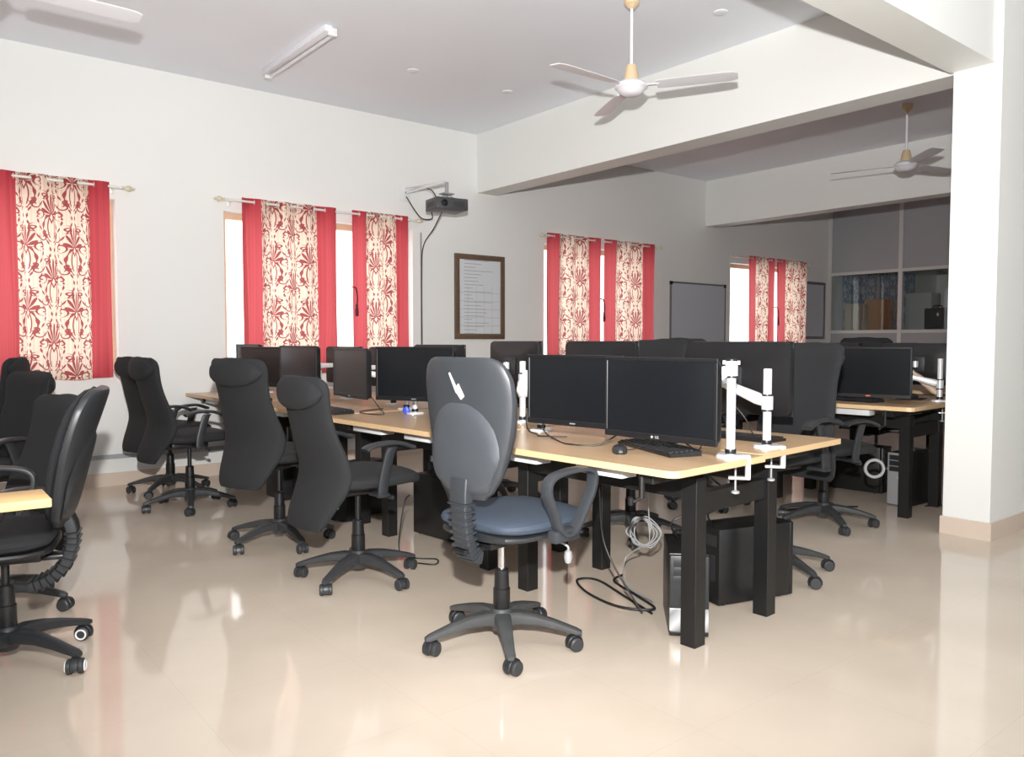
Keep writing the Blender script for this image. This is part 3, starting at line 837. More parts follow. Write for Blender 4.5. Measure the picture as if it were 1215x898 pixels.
def monitor_arm(px, py, ztop, pole_h, tgt, label, zt=.75, clamp=None, group='silver monitor arms', collar=None, rot=0, mid=None, standing=False):
    """white clamp, silver pole and a jointed arm that reaches the plate at tgt (world point on the back of a screen)"""
    root = empty('monitor_stand', (px, py, zt), 0, label, 'monitor stand', group)
    b = B(); secs = []
    ang = R(rot); d = Vector((math.cos(ang), math.sin(ang), 0)); s = Vector((-math.sin(ang), math.cos(ang), 0))
    def place(v): return d * v[0] + s * v[1] + Vector((0, 0, v[2]))
    for z, k in ((.0, 1), (.008, 1), (.012, .92)): secs.append([place((q[0], q[1], z)) for q in sell((0, 0, 0), (1, 0, 0), (0, 1, 0), .055 * k, .045 * k, 24, 3)])
    loft(b, secs); obj('base_plate', b, 'arm_metal', root)
    if clamp:
        c = B()
        m3 = Matrix((d, s, (0, 0, 1))).transposed()
        box(c, place((clamp, 0, -.036)), (.020, .062, .095), m3, bev=.004)
        box(c, place((clamp - .035, 0, -.080)), (.075, .04, .010), m3, bev=.003)
        box(c, place((clamp - .03, 0, .006)), (.06, .045, .010), m3, bev=.003)
        obj('clamp_bracket', c, 'arm_metal', root)
        k = B(); tube(k, [place((clamp - .045, 0, -.14)), place((clamp - .045, 0, -.03))], .004, 8)
        lathe(k, [(.004, 0), (.016, .004), (.016, .012), (.006, .016)], place((clamp - .045, 0, -.145)), 12)
        lathe(k, [(.003, 0), (.014, .001), (.014, .004), (.004, .006)], place((clamp - .045, 0, -.0315)), 12)
        obj('clamp_screw', k, 'steel_grey', root)
    obj('pole', lathe(B(), [(.012, .01), (.0175, .012), (.0175, pole_h - .004), (.0155, pole_h), (.003, pole_h)], (0, 0, 0), 20), 'arm_metal', root)
    obj('pole_ring', lathe(B(), [(.0205, .014), (.0215, .016), (.0215, .03), (.0205, .032)], (0, 0, 0), 20), 'black_plastic', root)
    if tgt is not None:
        cz = collar if collar is not None else pole_h * .6
        obj('collar', lathe(B(), [(.018, cz - .03), (.024, cz - .028), (.024, cz + .028), (.018, cz + .03)], (0, 0, 0), 20), 'arm_metal', root)
        for q in (-.033, .033): obj('pole_ring', lathe(B(), [(.019, cz + q - .004), (.022, cz + q - .003), (.022, cz + q + .003), (.019, cz + q + .004)], (0, 0, 0), 20), 'black_plastic', root)
        T_ = Vector(tgt) - Vector((px, py, zt))
        A_ = Vector((0, 0, cz))
        Mid = Vector(mid) - Vector((px, py, zt)) if mid else None
        seg = [(A_, T_)] if Mid is None else [(A_, Mid), (Mid, T_)]
        for u, w in seg:
            dd = (w - u).normalized(); sd = dd.cross(Vector((0, 0, 1))).normalized(); up = sd.cross(dd)
            u2 = u + dd * (.02 if u is A_ else .0)
            L = (w - u2).length
            secs = [sell(u2 + dd * L * t, sd, up, a, b_, 14, 3) for t, a, b_ in ((0, .017, .022), (.12, .019, .026), (.5, .016, .021), (.88, .015, .018), (1, .012, .014))]
            obj('arm_link', loft(B(), secs), 'arm_metal', root)
        if Mid is not None: obj('elbow', lathe(B(), [(.01, -.03), (.022, -.028), (.022, .028), (.01, .03)], Mid, 16), 'arm_metal', root)
        hd = B(); lathe(hd, [(.01, -.024), (.02, -.022), (.02, .022), (.01, .024)], T_, 16)
        obj('tilt_head', hd, 'arm_metal', root)
    return root

def back_of(m, off=.075):
    a = m.rotation_euler.z
    return (m.location.x - off * math.cos(a), m.location.y - off * math.sin(a), m.location.z)

G1 = 'monitors on the left side of the centre desks'; G2 = 'monitors on the right side of the centre desks'; G3 = 'monitors on the right-hand desks'
m1 = place_monitor('lg', (2.355, 2.015, .978), 183, 'nearest black monitor, blank screen above the mouse and keyboard', G1)
m2 = place_monitor('std', (2.40, 2.54, .983), 189, 'blank black monitor just left of the nearest monitor', G1)
m3 = place_monitor('std', (2.43, 3.92, 1.012), 206, 'black monitor left of the grey shell-backed chair, above a white clamp', G1)
m4 = place_monitor('warm', (2.36, 4.57, 1.0), 176, 'black monitor turned edgeways between two high-back chairs and the white clamp', G1)
m5 = place_monitor('std', (2.48, 5.64, 1.01), 187, 'dark monitor seen just above the second high-back chair', G1)
m6 = place_monitor('warm', (2.40, 6.13, 1.0), 200, 'brownish screen between the two high-back chairs, left of the dark monitor', G1)
m7 = place_monitor('std', (2.46, 6.62, 1.02), 180, 'farthest monitor of the centre row against the second window', G1)
m8 = place_monitor('big', (3.36, 2.38, 1.02), 2, 'large monitor turned away, its back and mount showing behind the silver arm', G2)
m9 = place_monitor('std', (3.22, 3.20, 1.045), 4, 'black monitor turned away above the gap of the two nearest monitors', G2)
m10 = place_monitor('std', (3.20, 3.95, 1.045), -3, 'black monitor turned away, behind the second nearest monitor\'s left end', G2)
m11 = place_monitor('std', (3.12, 4.72, 1.02), 8, 'monitor turned away under the framed notice', G2)
m12 = place_monitor('std', (3.10, 5.42, 1.0), 0, 'monitor turned away behind the one beside the shell-backed chair', G2)
m13 = place_monitor('std', (3.10, 6.15, 1.0), 5, 'monitor turned away below the narrow curtain', G2)
f1 = place_monitor('red', (5.29, 2.68, .99), 194, 'monitor with small red mark on the right-hand desk near the pillar', G3)
FL = []
for k, (x, y, z, h) in enumerate(((5.42, 3.35, 1.02, 185), (5.44, 4.0, 1.03, 180), (5.42, 4.72, 1.03, 183), (5.42, 5.45, 1.02, 178))):
    FL.append(place_monitor('std', (x, y, z), h, ('first', 'second', 'third', 'fourth')[k] + ' black monitor behind the red-marked one, along the left side of the right-hand desks', G3))
for k, (x, y, z, h) in enumerate(((6.12, 2.72, 1.03, 5), (6.12, 3.42, 1.03, -4), (6.12, 4.15, 1.03, 3), (6.12, 4.9, 1.02, 0))):
    FL.append(place_monitor('std', (x, y, z), h, 'monitor turned away on the right-hand desks, ' + ('nearest the pillar', 'second from the pillar', 'third from the pillar', 'fourth from the pillar')[k], G3))
for k, (x, y, z, h) in enumerate(((7.15, 3.45, 1.03, 182), (7.15, 4.15, 1.03, 180), (7.15, 4.85, 1.03, 180))):
    FL.append(place_monitor('std', (x, y, z), h, 'black monitor before the glazed partition, ' + ('nearest the pillar', 'middle one of three', 'farthest from the pillar')[k], 'monitors of the far desk row'))

monitor_arm(2.580, 1.852, 0, .37, back_of(m1, .07), 'silver arm clamped at the desk end, its pole right beside the nearest screen', clamp=.065, rot=-52, collar=.345)
monitor_arm(2.935, 1.925, 0, .335, back_of(m8, .07), 'silver arm clamped at the desk end, with white link reaching the big monitor back', clamp=.065, rot=-52, collar=.19, mid=(2.93, 2.19, 1.03))
monitor_arm(2.60, 3.00, 0, .34, back_of(m2, .07), 'silver pole on a white base plate left of the second screen', collar=.22)
monitor_arm(2.72, 4.50, 0, .30, back_of(m4, .07), 'silver pole beside the blue tag, behind its twin pole', collar=.2)
monitor_arm(2.60, 4.20, 0, .32, back_of(m3, .07), 'silver pole just below the monitor left of the shell-backed chair', collar=.2)
monitor_arm(2.66, 5.70, 0, .30, back_of(m5, .07), 'silver arm behind the dark monitor above the high-back chairs', collar=.2)
monitor_arm(2.66, 6.22, 0, .30, back_of(m6, .07), 'silver arm behind the brownish screen', collar=.2)
monitor_arm(2.66, 6.75, 0, .30, back_of(m7, .07), 'silver arm of the farthest monitor by the window wall', collar=.2)
for m_, lab in ((m9, 'silver arm of the turned-away monitor above the gap of the nearest screens'), (m10, 'silver arm behind the second screen from the desk end'), (m11, 'silver arm of the monitor under the framed notice'), (m12, 'silver arm behind the monitor beside the shell-backed chair'), (m13, 'silver arm of the turned-away monitor below the narrow curtain')):
    monitor_arm(2.80 if m_ is m9 else 2.86, m_.location.y + .19, 0, .34, back_of(m_, .07), lab, collar=.24)
monitor_arm(5.80, 2.43, 0, .30, back_of(f1, .07), 'silver pole clamped to the right-hand desk end beside the pillar', zt=.78, clamp=.065, rot=-55, collar=.12, mid=(5.72, 2.6, .95))
for k, m_ in enumerate(FL[:8]):
    left = k < 4
    monitor_arm(5.66 if left else 5.86, m_.location.y + .15, 0, .32, back_of(m_, .07), 'silver arm on the right-hand desks holding the ' + ('first', 'second', 'third', 'fourth')[k % 4] + (' monitor of the left side' if left else ' turned-away monitor'), zt=.78, collar=.24)
for k, m_ in enumerate(FL[8:]):
    monitor_arm(7.36, m_.location.y + .15, 0, .32, back_of(m_, .07), 'silver arm before the glazed partition holding the ' + ('nearest', 'middle', 'farthest')[k] + ' monitor', zt=.78, collar=.24)
# plates and label on the back of the big monitor
o = obj('back_label', box(B(), (-.049, .0, .075), (.002, .10, .02)), 'label_white', m8, smooth=0)
o = obj('blue_label', box(B(), (-.037, -.0, -.085), (.004, .06, .014)), 'blue_plastic', m8, smooth=0)
o = obj('back_label', box(B(), (-.0375, -.02, .09), (.002, .07, .018)), 'label_white', m11, smooth=0)

# ------------------------------------------------------------------ keyboards, mice, small things
def make_keyboard():
    root = empty('keyboard')
    b = B(); poly = [(-.225, -.07), (.225, -.07), (.222, .072), (-.222, .072)]
    loft(b, [[Vector((x, y, 0)) for x, y in poly], [Vector((x, y, .012 + (.010 if y > 0 else 0))) for x, y in poly]])
    obj('case', b, 'black_plastic', root)
    k = B()
    for r_ in range(6):
        y = -.056 + r_ * .0225 ; z = .012 + (y + .07) / .142 * .010
        x = -.214
        while x < .205:
            w = .0165
            if r_ == 0 and -.11 < x < 0.0: w = .11
            box(k, (x + w / 2, y, z + .003), (w, .017, .007)); x += w + .003
    obj('keycaps', k, 'dark_plastic', root, smooth=0)
    return root
kb = make_keyboard(); ku = [0]
def place_kb(x, y, z, rz, label):
    k = kb if not ku[0] else copy_tree(kb); ku[0] = 1
    k.location = (x, y, z); k.rotation_euler = (0, 0, R(rz)); tag(k, label, 'keyboard', 'black keyboards on the desks'); return k
place_kb(2.52, 2.17, .75, -110, 'black keyboard lying below the nearest monitor, right of the mouse')
place_kb(2.24, 4.66, .75, -92, 'black keyboard on the desk just right of the second high-back chair')
place_kb(3.12, 2.22, .75, 92, 'black keyboard behind the silver poles under the big monitor back')
place_kb(5.37, 2.86, .78, -96, 'black keyboard under the red-marked monitor on the right-hand desk')
place_kb(2.24, 6.0, .75, -88, 'black keyboard glimpsed between the two high-back chairs')
def make_mouse():
    b = B(); secs = []
    for k in range(11):
        t = -1 + 2 * k / 10; r_ = math.sqrt(max(.02, 1 - t * t))
        secs.append([Vector((q[0], q[1], max(0, q[2]))) for q in sell((t * .056, 0, .012), (0, 1, 0), (0, 0, 1), .031 * r_ ** .7, .024 * r_ ** .8 * (1 - .12 * t), 16, 2.4)])
    root = empty('computer_mouse'); obj('body', loft(b, secs), 'dark_plastic', root)
    w = lathe(B(), [(.002, -.003), (.009, -.003), (.009, .003), (.002, .003)], (.03, 0, .030), 12, RX(PI / 2)); obj('scroll_wheel', w, 'black_plastic', root)
    return root
ms = make_mouse()
ms.location = (2.325, 2.20, .75); ms.rotation_euler = (0, 0, R(48)); tag(ms, 'dark mouse on the beech top left of the nearest keyboard', 'mouse')
ms2 = copy_tree(ms); ms2.location = (2.62, 6.05, .75); ms2.rotation_euler = (0, 0, R(20)); tag(ms2, 'dark mouse between the high-back chairs on the far desk', 'mouse')
tag(obj('mouse_cable', tube(B(), smoothpath([(2.365, 2.235, .765), (2.41, 2.22, .754), (2.46, 2.17, .777), (2.56, 2.20, .782), (2.66, 2.28, .756), (2.72, 2.36, .754)], 8), .0018, 6), 'cable_black'), 'thin black mouse lead running over the nearest keyboard', 'cable')
mp = empty('mouse_pad', (5.88, 2.66, .78), R(12), 'black mouse pad on the right-hand desk beside the pillar', 'mouse pad')
obj('pad', box(B(), (0, 0, .0025), (.20, .17, .005), bev=.002), 'black_fabric', mp)
ms3 = copy_tree(ms); ms3.location = (5.88, 2.66, .785); ms3.rotation_euler = (0, 0, R(160)); tag(ms3, 'dark mouse on the black pad by the pillar', 'mouse')

bt = empty('blue_tag', (2.55, 4.22, .75), 0, 'small blue plastic tag hanging over the white base plate', 'tag')
b = B(); secs = []
for z, k in ((0, .3), (.012, .8), (.026, 1), (.038, .75), (.046, .3)): secs.append(sell((0, 0, z), (.7, -.7, 0), (.7, .7, 0), .026 * k, .012, 12, 2.2))
obj('tag_body', loft(b, secs), 'blue_plastic', bt)

def cable(name, pts, r, m, label, cat='cable', group=None, close=False):
    o = obj(name, tube(B(), smoothpath(pts, 8, close), r, 7, close), m)
    return tag(o, label, cat, group)
GC_ = 'loose cables on the desk tops'
cable('monitor_cable', [(2.38, 2.74, .86), (2.36, 2.70, .79), (2.37, 2.62, .755), (2.33, 2.50, .755), (2.40, 2.40, .756), (2.47, 2.35, .80)], .0035, 'cable_black', 'black cable looping on the desk below the second nearest screen', group=GC_)
cable('monitor_cable', [(2.44, 2.15, .83), (2.50, 2.09, .79), (2.54, 2.05, .79), (2.60, 2.03, .757), (2.72, 2.10, .756)], .003, 'cable_black', 'black cable drooping behind the keyboard under the nearest screen', group=GC_)
cable('monitor_cable', [(2.40, 4.40, .86), (2.42, 4.33, .79), (2.40, 4.24, .756), (2.34, 4.34, .755), (2.38, 4.5, .756), (2.6, 4.6, .756)], .003, 'cable_black', 'tangle of black cable left of the blue tag', group=GC_)
cable('monitor_cable', [(2.98, 2.14, .93), (3.0, 2.08, .86), (3.04, 2.06, .78), (3.08, 2.06, .757), (3.10, 2.10, .757)], .003, 'cable_black', 'black cable curving down between the two silver poles', group=GC_)
cable('monitor_cable', [(2.50, 3.0, .84), (2.47, 2.95, .77), (2.46, 2.87, .755), (2.42, 2.80, .756), (2.5, 2.7, .756)], .0035, 'cable_black', 'short black cable at the white base plate left of the second screen', group=GC_)

# crumpled wrapping on the right-hand row arm
w = B(); secs = []
rnd = random.Random(3)
for k in range(12):
    t = k / 11; c = Vector((5.87 - .03 * t, 2.47 + .18 * t, .83 + .16 * t)); q = .5 + .5 * math.sin(PI * min(1, t * 1.1 + .1))
    sec = sell(c, (1, 0, 0), (0, -.35, .9), .035 * q, .030 * q, 14, 2)
    for p in sec: p += Vector((rnd.uniform(-.005, .005), rnd.uniform(-.005, .005), rnd.uniform(-.004, .004)))
    secs.append(sec)
tag(obj('plastic_wrap', loft(w, secs), 'wrap', smooth=180), 'crumpled tan wrapping round the arm between red-marked monitor and pillar', 'wrapping')
w = B(); secs = []
for k in range(10):
    t = k / 9; c = Vector((2.80 + .01 * t, 3.39 - .02 * t, .89 + .15 * t)); q = .45 + .55 * math.sin(PI * min(1, t + .08))
    sec = sell(c, (1, 0, 0), (0, 1, 0), .045 * q, .04 * q, 14, 2)
    for p in sec: p += Vector((rnd.uniform(-.005, .005), rnd.uniform(-.005, .005), 0))
    secs.append(sec)
tag(obj('plastic_wrap', loft(w, secs), 'white_plastic', smooth=180), 'white crumpled plastic wrap between the shell-backed chair and second screen', 'wrapping')

# ------------------------------------------------------------------ computers under the desks
def tower(x, y, rz, label, w=.18, d=.42, h=.40, front='black_plastic', stripes=False, openback=False):
    """tower computer, front faces -X local"""
    root = empty('computer_tower', (x, y, 0), R(rz), label, 'computer', 'tower computers under the desks')
    b = B()
    box(b, (0, 0, .008 + h / 2), (d, w, h), bev=.004)
    obj('case', b, 'black_metal', root)
    f = B(); box(f, (-d / 2 - .012, 0, .008 + h * (.66 if stripes else .5)), (.026, w * .98, h * (.66 if stripes else 1)), bev=.006)
    obj('front_panel', f, front, root)
    if stripes:
        obj('striped_cover', box(B(), (-d / 2 - .012, 0, .008 + h * .17 + .008), (.028, w * .98, h * .29), bev=.004), 'stripes', root)
        obj('bottom_edge', box(B(), (-d / 2 - .012, 0, .016), (.028, w * .98, .018), bev=.004), 'black_plastic', root)
    dr = B()
    for k in range(3): box(dr, (-d / 2 - .026, 0, h * (.93 - k * .11)), (.004, w * .8, .036), bev=.001)
    obj('drive_bay', dr, 'dark_plastic', root)
    obj('power_button', lathe(B(), [(.010, 0), (.010, .004), (.002, .005)], (-d / 2 - .026, 0, h * .55), 14, RY(-PI / 2)), 'silver', root)
    bk = B(); box(bk, (d / 2 + .001, w * .2, h * .86), (.006, w * .4, .05)); box(bk, (d / 2 + .001, w * .28, h * .5), (.006, .03, .12))
    for k in range(5): box(bk, (d / 2 + .002, -w * .18, h * (.2 + .06 * k)), (.006, .09, .010))
    obj('back_ports', bk, 'dark_plastic', root, smooth=0)
    ft = B()
    for sx in (-1, 1):
        for sy in (-1, 1): lathe(ft, [(.012, 0), (.012, .009)], (sx * d * .4, sy * w * .36, 0), 10)
    obj('foot', ft, 'wheel', root)
    return root
tower(2.67, 2.14, 44, 'tower computer with striped silver lower front behind the nearest desk leg', w=.16, d=.34, h=.33, stripes=True, front='dark_plastic')
t2 = tower(3.145, 2.19, 165, 'larger black tower computer standing behind the right leg of the nearest desk', w=.19, d=.41, h=.345)
tower(2.70, 4.02, 96, 'black tower showing its broad side just left of the grey shell-backed chair', w=.18, d=.40, h=.37)
tower(2.56, 4.87, 22, 'black tower with a tiny green light behind the nearer high-back chair', w=.18, d=.40, h=.37)
tower(2.42, 5.81, 92, 'black tower under the desk right of the farther high-back chair', w=.18, d=.27, h=.38)
tower(5.98, 2.68, -2, 'tower with silver front edge beside the leg near the pillar', w=.17, d=.38, h=.38, front='steel_grey')
tower(6.17, 3.20, 95, 'black tower under the right-hand desk behind the tall chair', w=.18, d=.40, h=.36)
o = obj('indicator_light', lathe(B(), [(.004, 0), (.004, .002), (.001, .003)], (2.357, 4.775, .09), 8, RY(-PI / 2)), mat('green_light', (.1, .8, .5), .4, emit=(.2, 1, .6), es=1.2))
o.parent = bpy.data.objects['computer_tower.003']; o.matrix_parent_inverse = Matrix(); 
bpy.context.view_layer.update()
o.location = bpy.data.objects['computer_tower.003'].matrix_world.inverted() @ Vector((0, 0, 0)); o.rotation_euler = (0, 0, -R(22))
# rear cables of the large tower: a small bundle of its own
GU = 'cable hanks under the desks'
cable('cable_bundle', [(2.86, 2.24, .30), (2.80, 2.20, .36), (2.84, 2.22, .48), (2.95, 2.3, .58), (3.0, 2.45, .62)], .004, 'cable_black', 'black lead rising from the large tower to the desk frame', group=GU)
cable('cable_bundle', [(2.86, 2.26, .22), (2.78, 2.24, .24), (2.79, 2.26, .12), (2.85, 2.25, .10)], .004, 'cable_grey', 'grey lead looping at the back of the large tower', group=GU)
cable('cable_bundle', [(2.86, 2.22, .26), (2.77, 2.19, .20), (2.79, 2.20, .10), (2.86, 2.20, .06)], .005, 'cable_black', 'black lead looping low at the back of the large tower', group=GU)
for k, (x, y, z0, x1, y1, z1) in enumerate(((2.56, 2.10, .53, 2.70, 2.2, .34), (2.66, 2.02, .54, 2.80, 2.22, .34), (2.78, 2.06, .55, 2.96, 2.22, .355), (2.50, 2.6, .58, 2.58, 2.3, .0))):
    cable('cable_bundle', [(x, y + .14, .67), (x + .02, y + .05, z0 + .06), (x + .10, y, z0 - .03), ((x + x1) / 2 - .04, (y + y1) / 2, (z0 + z1) / 2), (x1, y1, max(z1, .01))], .0045, 'cable_black', ('black lead from the nearest desk down to the striped tower', 'second black lead drooping behind the nearest desk leg', 'black lead drooping over the larger tower', 'black lead hanging from the nearest desk to the floor')[k], group=GU)
def hank(cx, cy, z0, z1, n, r, m, label, seed=0, droop=None):
    """hanging coil of thin cable"""
    rnd = random.Random(seed); pts = []
    if droop: pts += droop
    for k in range(n):
        for q in range(6):
            a = q * PI / 3
            pts.append((cx + rnd.uniform(-.03, .03) + .055 * math.cos(a) * .62, cy - .055 * math.cos(a) * .78 + rnd.uniform(-.02, .02), (z0 + z1) / 2 + (z1 - z0) / 2 * math.sin(a) * rnd.uniform(.75, 1.05)))
    return cable('cable_bundle', pts, r, m, label, group=GU)
hank(2.92, 2.60, .18, .34, 6, .0032, 'cable_grey', 'pale grey cable hank hanging below the nearest desk', 1, [(2.60, 2.30, .70), (2.62, 2.31, .6), (2.75, 2.42, .5), (2.9, 2.55, .40)])
hank(5.98, 2.72, .22, .42, 5, .004, 'cable_grey', 'pale cable hank hanging under the right-hand desk by the pillar', 2, [(5.9, 2.7, .7), (5.95, 2.7, .55)])
cable('floor_cable', [(2.62, 2.28, .006), (2.70, 2.52, .006), (2.78, 2.78, .006), (2.70, 2.84, .006), (2.60, 2.66, .006), (2.56, 2.42, .012), (2.66, 2.30, .012), (2.74, 2.48, .012), (2.82, 2.70, .012), (2.95, 2.76, .006)], .006, 'cable_black', 'thick black cable looping on the floor left of the striped tower', group='cables on the floor')
cable('floor_cable', [(2.72, 2.36, .02), (2.80, 2.60, .02), (2.92, 2.72, .10), (2.92, 2.62, .18)], .004, 'cable_grey', 'grey cable rising from the floor to the pale hank', group='cables on the floor')
cable('floor_cable', [(2.30, 3.78, .34), (2.24, 3.74, .30), (2.22, 3.76, .05), (2.28, 3.7, .006), (2.36, 3.6, .006), (2.3, 3.52, .006), (2.24, 3.6, .006)], .004, 'cable_black', 'thin black cable on the floor beside the shell-backed chair', group='cables on the floor')
cable('floor_cable', [(5.35, 2.9, .006), (5.18, 2.95, .006), (5.0, 3.05, .006), (5.02, 3.1, .006), (5.3, 2.98, .006), (5.5, 2.85, .006)], .006, 'cable_black', 'black cable on the floor left of the leg by the pillar', group='cables on the floor')
cable('floor_cable', [(5.9, 2.55, .006), (6.0, 2.5, .006), (6.02, 2.4, .006), (5.94, 2.3, .006), (5.8, 2.26, .006)], .005, 'cable_black', 'black cable on the floor just left of the pillar base', group='cables on the floor')
cable('cable_ring', [(4.95 + .055 * math.cos(q * PI / 4) * .62 + .02, 2.47 - .055 * math.cos(q * PI / 4) * .78, .385 + .055 * math.sin(q * PI / 4)) for q in range(8)], .010, 'cable_grey', 'pale coil of cable hanging from the chair arm near the right-hand desk', close=True)

# ------------------------------------------------------------------ on the window wall
def picture(x0, x1, z0, z1, name, frame_m, face_m, label, cat, fw=.055, d=.03, bev=.006):
    root = empty(name, ((x0 + x1) / 2, WY, (z0 + z1) / 2), 0, label, cat)
    W, H = x1 - x0, z1 - z0; b = B()
    for s in (-1, 1):
        box(b, (0, -d / 2, s * (H / 2 - fw / 2)), (W, d, fw), bev=bev); box(b, (s * (W / 2 - fw / 2), -d / 2, 0), (fw, d, H - 1.9 * fw), bev=bev)
    obj('frame', b, frame_m, root)
    obj('panel', box(B(), (0, -d * .35, 0), (W - 2 * fw, d * .6, H - 2 * fw)), face_m, root, smooth=0)
    return root
picture(4.945, 5.635, 1.225, 2.165, 'framed_notice', 'wood_frame', 'notice', 'dark wooden framed printed notice on the wall right of the projector', 'framed notice', .06)
wb = picture(8.55, 9.80, 1.13, 2.03, 'whiteboard', 'dark_aluminium', 'whiteboard', 'grey-looking whiteboard with dark frame between two curtained windows', 'whiteboard', .022, .022, .004)
for sx in (-1, 1):
    obj('corner_cap', box(B(), (sx * .605, -.012, .43), (.05, .028, .05), bev=.008), 'black_plastic', wb)
picture(11.91, 12.55, 1.24, 2.19, 'framed_board', 'dark_aluminium', 'whiteboard', 'narrow dark-framed board half behind the last curtain by the partition', 'framed board', .045)
struct('trim_4', box(B(), ((XL + 9) / 2, WY - .012, .245), (9 - XL, .024, .035), bev=.003), 'steel_grey', smooth=0)
struct('trim_5', box(B(), (4.52, WY - .006, 1.2), (.014, .012, 2.3)), 'steel_grey', smooth=0)

# projector on its wall arm
pr_ = empty('projector', (4.36, 6.44, 2.52), R(-8), 'black projector hanging from a wall arm above the framed notice', 'projector')
b = B(); box(b, (0, 0, .0), (.34, .26, .115), bev=.012)
obj('body', b, 'projector', pr_)
obj('lens', lathe(B(), [(.012, .0), (.032, .0), (.034, .02), (.026, .022), (.020, .008), (.004, .006)], (-.09, -.125, .0), 20, RX(PI / 2)), 'black_plastic', pr_)
g = B()
for k in range(7): box(g, (.02 + k * .016, -.1305, 0), (.006, .003, .05))
obj('vent_grille', g, 'dark_plastic', pr_, smooth=0)
obj('port_panel', box(B(), (-.170, 0, -.005), (.004, .15, .05)), 'black_plastic', pr_, smooth=0)
pm = empty('projector_mount', (4.33, WY, 2.72), 0, 'white wall arm with bracket plate carrying the black projector', 'projector mount')
b = B(); box(b, (0, -.006, .02), (.13, .012, .17), bev=.003); obj('wall_plate', b, 'white_plastic', pm)
b = B(); tube(b, [(0, -.01, .02), (.03, -.73, .03)], .013, 12); tube(b, [(0, -.01, .07), (.03, -.66, .04)], .005, 8); obj('arm', b, 'white_plastic', pm)
b = B(); box(b, (.03, -.73, -.03), (.03, .03, .11), bev=.004); box(b, (.03, -.73, -.09), (.12, .10, .014), bev=.004)
for sx in (-1, 1):
    for sy in (-1, 1): tube(b, [(.03, -.73, -.09), (.03 + sx * .09, -.73 + sy * .07, -.15)], .004, 6)
obj('ceiling_plate', b, 'steel_grey', pm)
cable('projector_cable', [(4.32, WY - .03, 2.74), (4.36, 6.95, 2.76), (4.38, 6.75, 2.72), (4.36, 6.6, 2.60), (4.335, 6.48, 2.52)], .006, 'cable_black', 'black cable arching from the wall plate to the projector')
cable('projector_cable', [(4.33, WY - .03, 2.70), (4.34, 7.0, 2.55), (4.40, 6.95, 2.46), (4.52, 6.95, 2.47), (4.50, 6.93, 2.54)], .006, 'cable_black', 'black cable drooping left of the projector')
cable('projector_cable', [(4.335, 6.46, 2.49), (4.42, 6.75, 2.35), (4.51, 7.1, 2.2), (4.52, WY - .018, 1.9), (4.52, WY - .018, 1.3), (4.525, WY - .018, .9)], .006, 'cable_black', 'black cable running down the wall from the projector')

# ------------------------------------------------------------------ ceiling things
def fan(x, y, zh, angs, label):
    root = empty('ceiling_fan', (x, y, CZ), 0, label, 'ceiling fan', 'white three-bladed ceiling fans')
    h = zh - CZ
    obj('down_rod', tube(B(), [(0, 0, -.02), (0, 0, h + .1)], .011, 12), 'fan_white', root)
    obj('ceiling_cup', lathe(B(), [(.03, 0), (.055, -.005), (.050, -.04), (.02, -.07), (.012, -.07)], (0, 0, 0), 20), 'fan_gold', root)
    obj('canopy', lathe(B(), [(.012, h + .15), (.032, h + .15), (.042, h + .11), (.052, h + .06), (.056, h + .045), (.02, h + .045)], (0, 0, 0), 24), 'fan_gold', root)
    obj('motor', lathe(B(), [(.04, h + .045), (.09, h + .035), (.108, h + .018), (.110, h - .002), (.095, h - .012), (.088, h - .022), (.070, h - .040), (.045, h - .052), (.004, h - .055)], (0, 0, 0), 32), 'fan_white', root)
    for a in angs:
        b = B(); secs = []
        for r_, w, tw in ((.17, .048, -11), (.19, .056, -11), (.30, .062, -10), (.45, .066, -9), (.60, .068, -8), (.66, .062, -8), (.69, .045, -8)):
            u = Vector((0, math.cos(R(tw)), math.sin(R(tw)))); v = Vector((0, -math.sin(R(tw)), math.cos(R(tw))))
            sec = sell((r_, 0, h + .008), u, v, w, .0035, 16, 4)
            secs.append(sec)
        bl = obj('blade', loft(b, secs), 'fan_white', root, rot=(0, 0, R(a)))
        k = B(); box(k, (.14, 0, h + .008), (.10, .035, .006), bev=.002); obj('blade_bracket', k, 'fan_white', bl)
fan(4.0, 3.70, 2.90, (-58, 62, 180), 'white fan with gold canopy hanging in front of the big beam')
fan(.45, 4.56, 2.90, (0, 120, 240), 'fan at the top left corner of which only one blade shows')
fan(7.84, 3.65, 2.90, (107, 227, -13), 'smaller-looking far fan hanging beyond the big beam')
tl = empty('tube_light', (2.62, 5.99, CZ), 0, 'switched-off white tube light fitting on the ceiling', 'tube light')
obj('batten', box(B(), (0, 0, -.022), (.06, 1.22, .044), bev=.005), 'fan_white', tl)
obj('tube', tube(B(), [(0.045, -.58, -.055), (.045, .58, -.055)], .014, 14), 'white_plastic', tl)
for s in (-1, 1): obj('end_cap', box(B(), (.03, s * .60, -.042), (.07, .035, .06), bev=.008), 'white_plastic', tl)
for x, y, lab in ((3.604, 5.824, 'small round ceiling plate right of the tube light'), (4.58, 5.768, 'small round ceiling plate near the corner of wall and beam'), (4.647, 3.465, 'small round ceiling plate right of the near fan')):
    o = empty('ceiling_plate', (x, y, CZ), 0, lab, 'ceiling plate', 'round ceiling plates')
    obj('disc', lathe(B(), [(.05, 0), (.05, -.006), (.042, -.010), (.002, -.011)], (0, 0, 0), 24), 'fan_white', o)

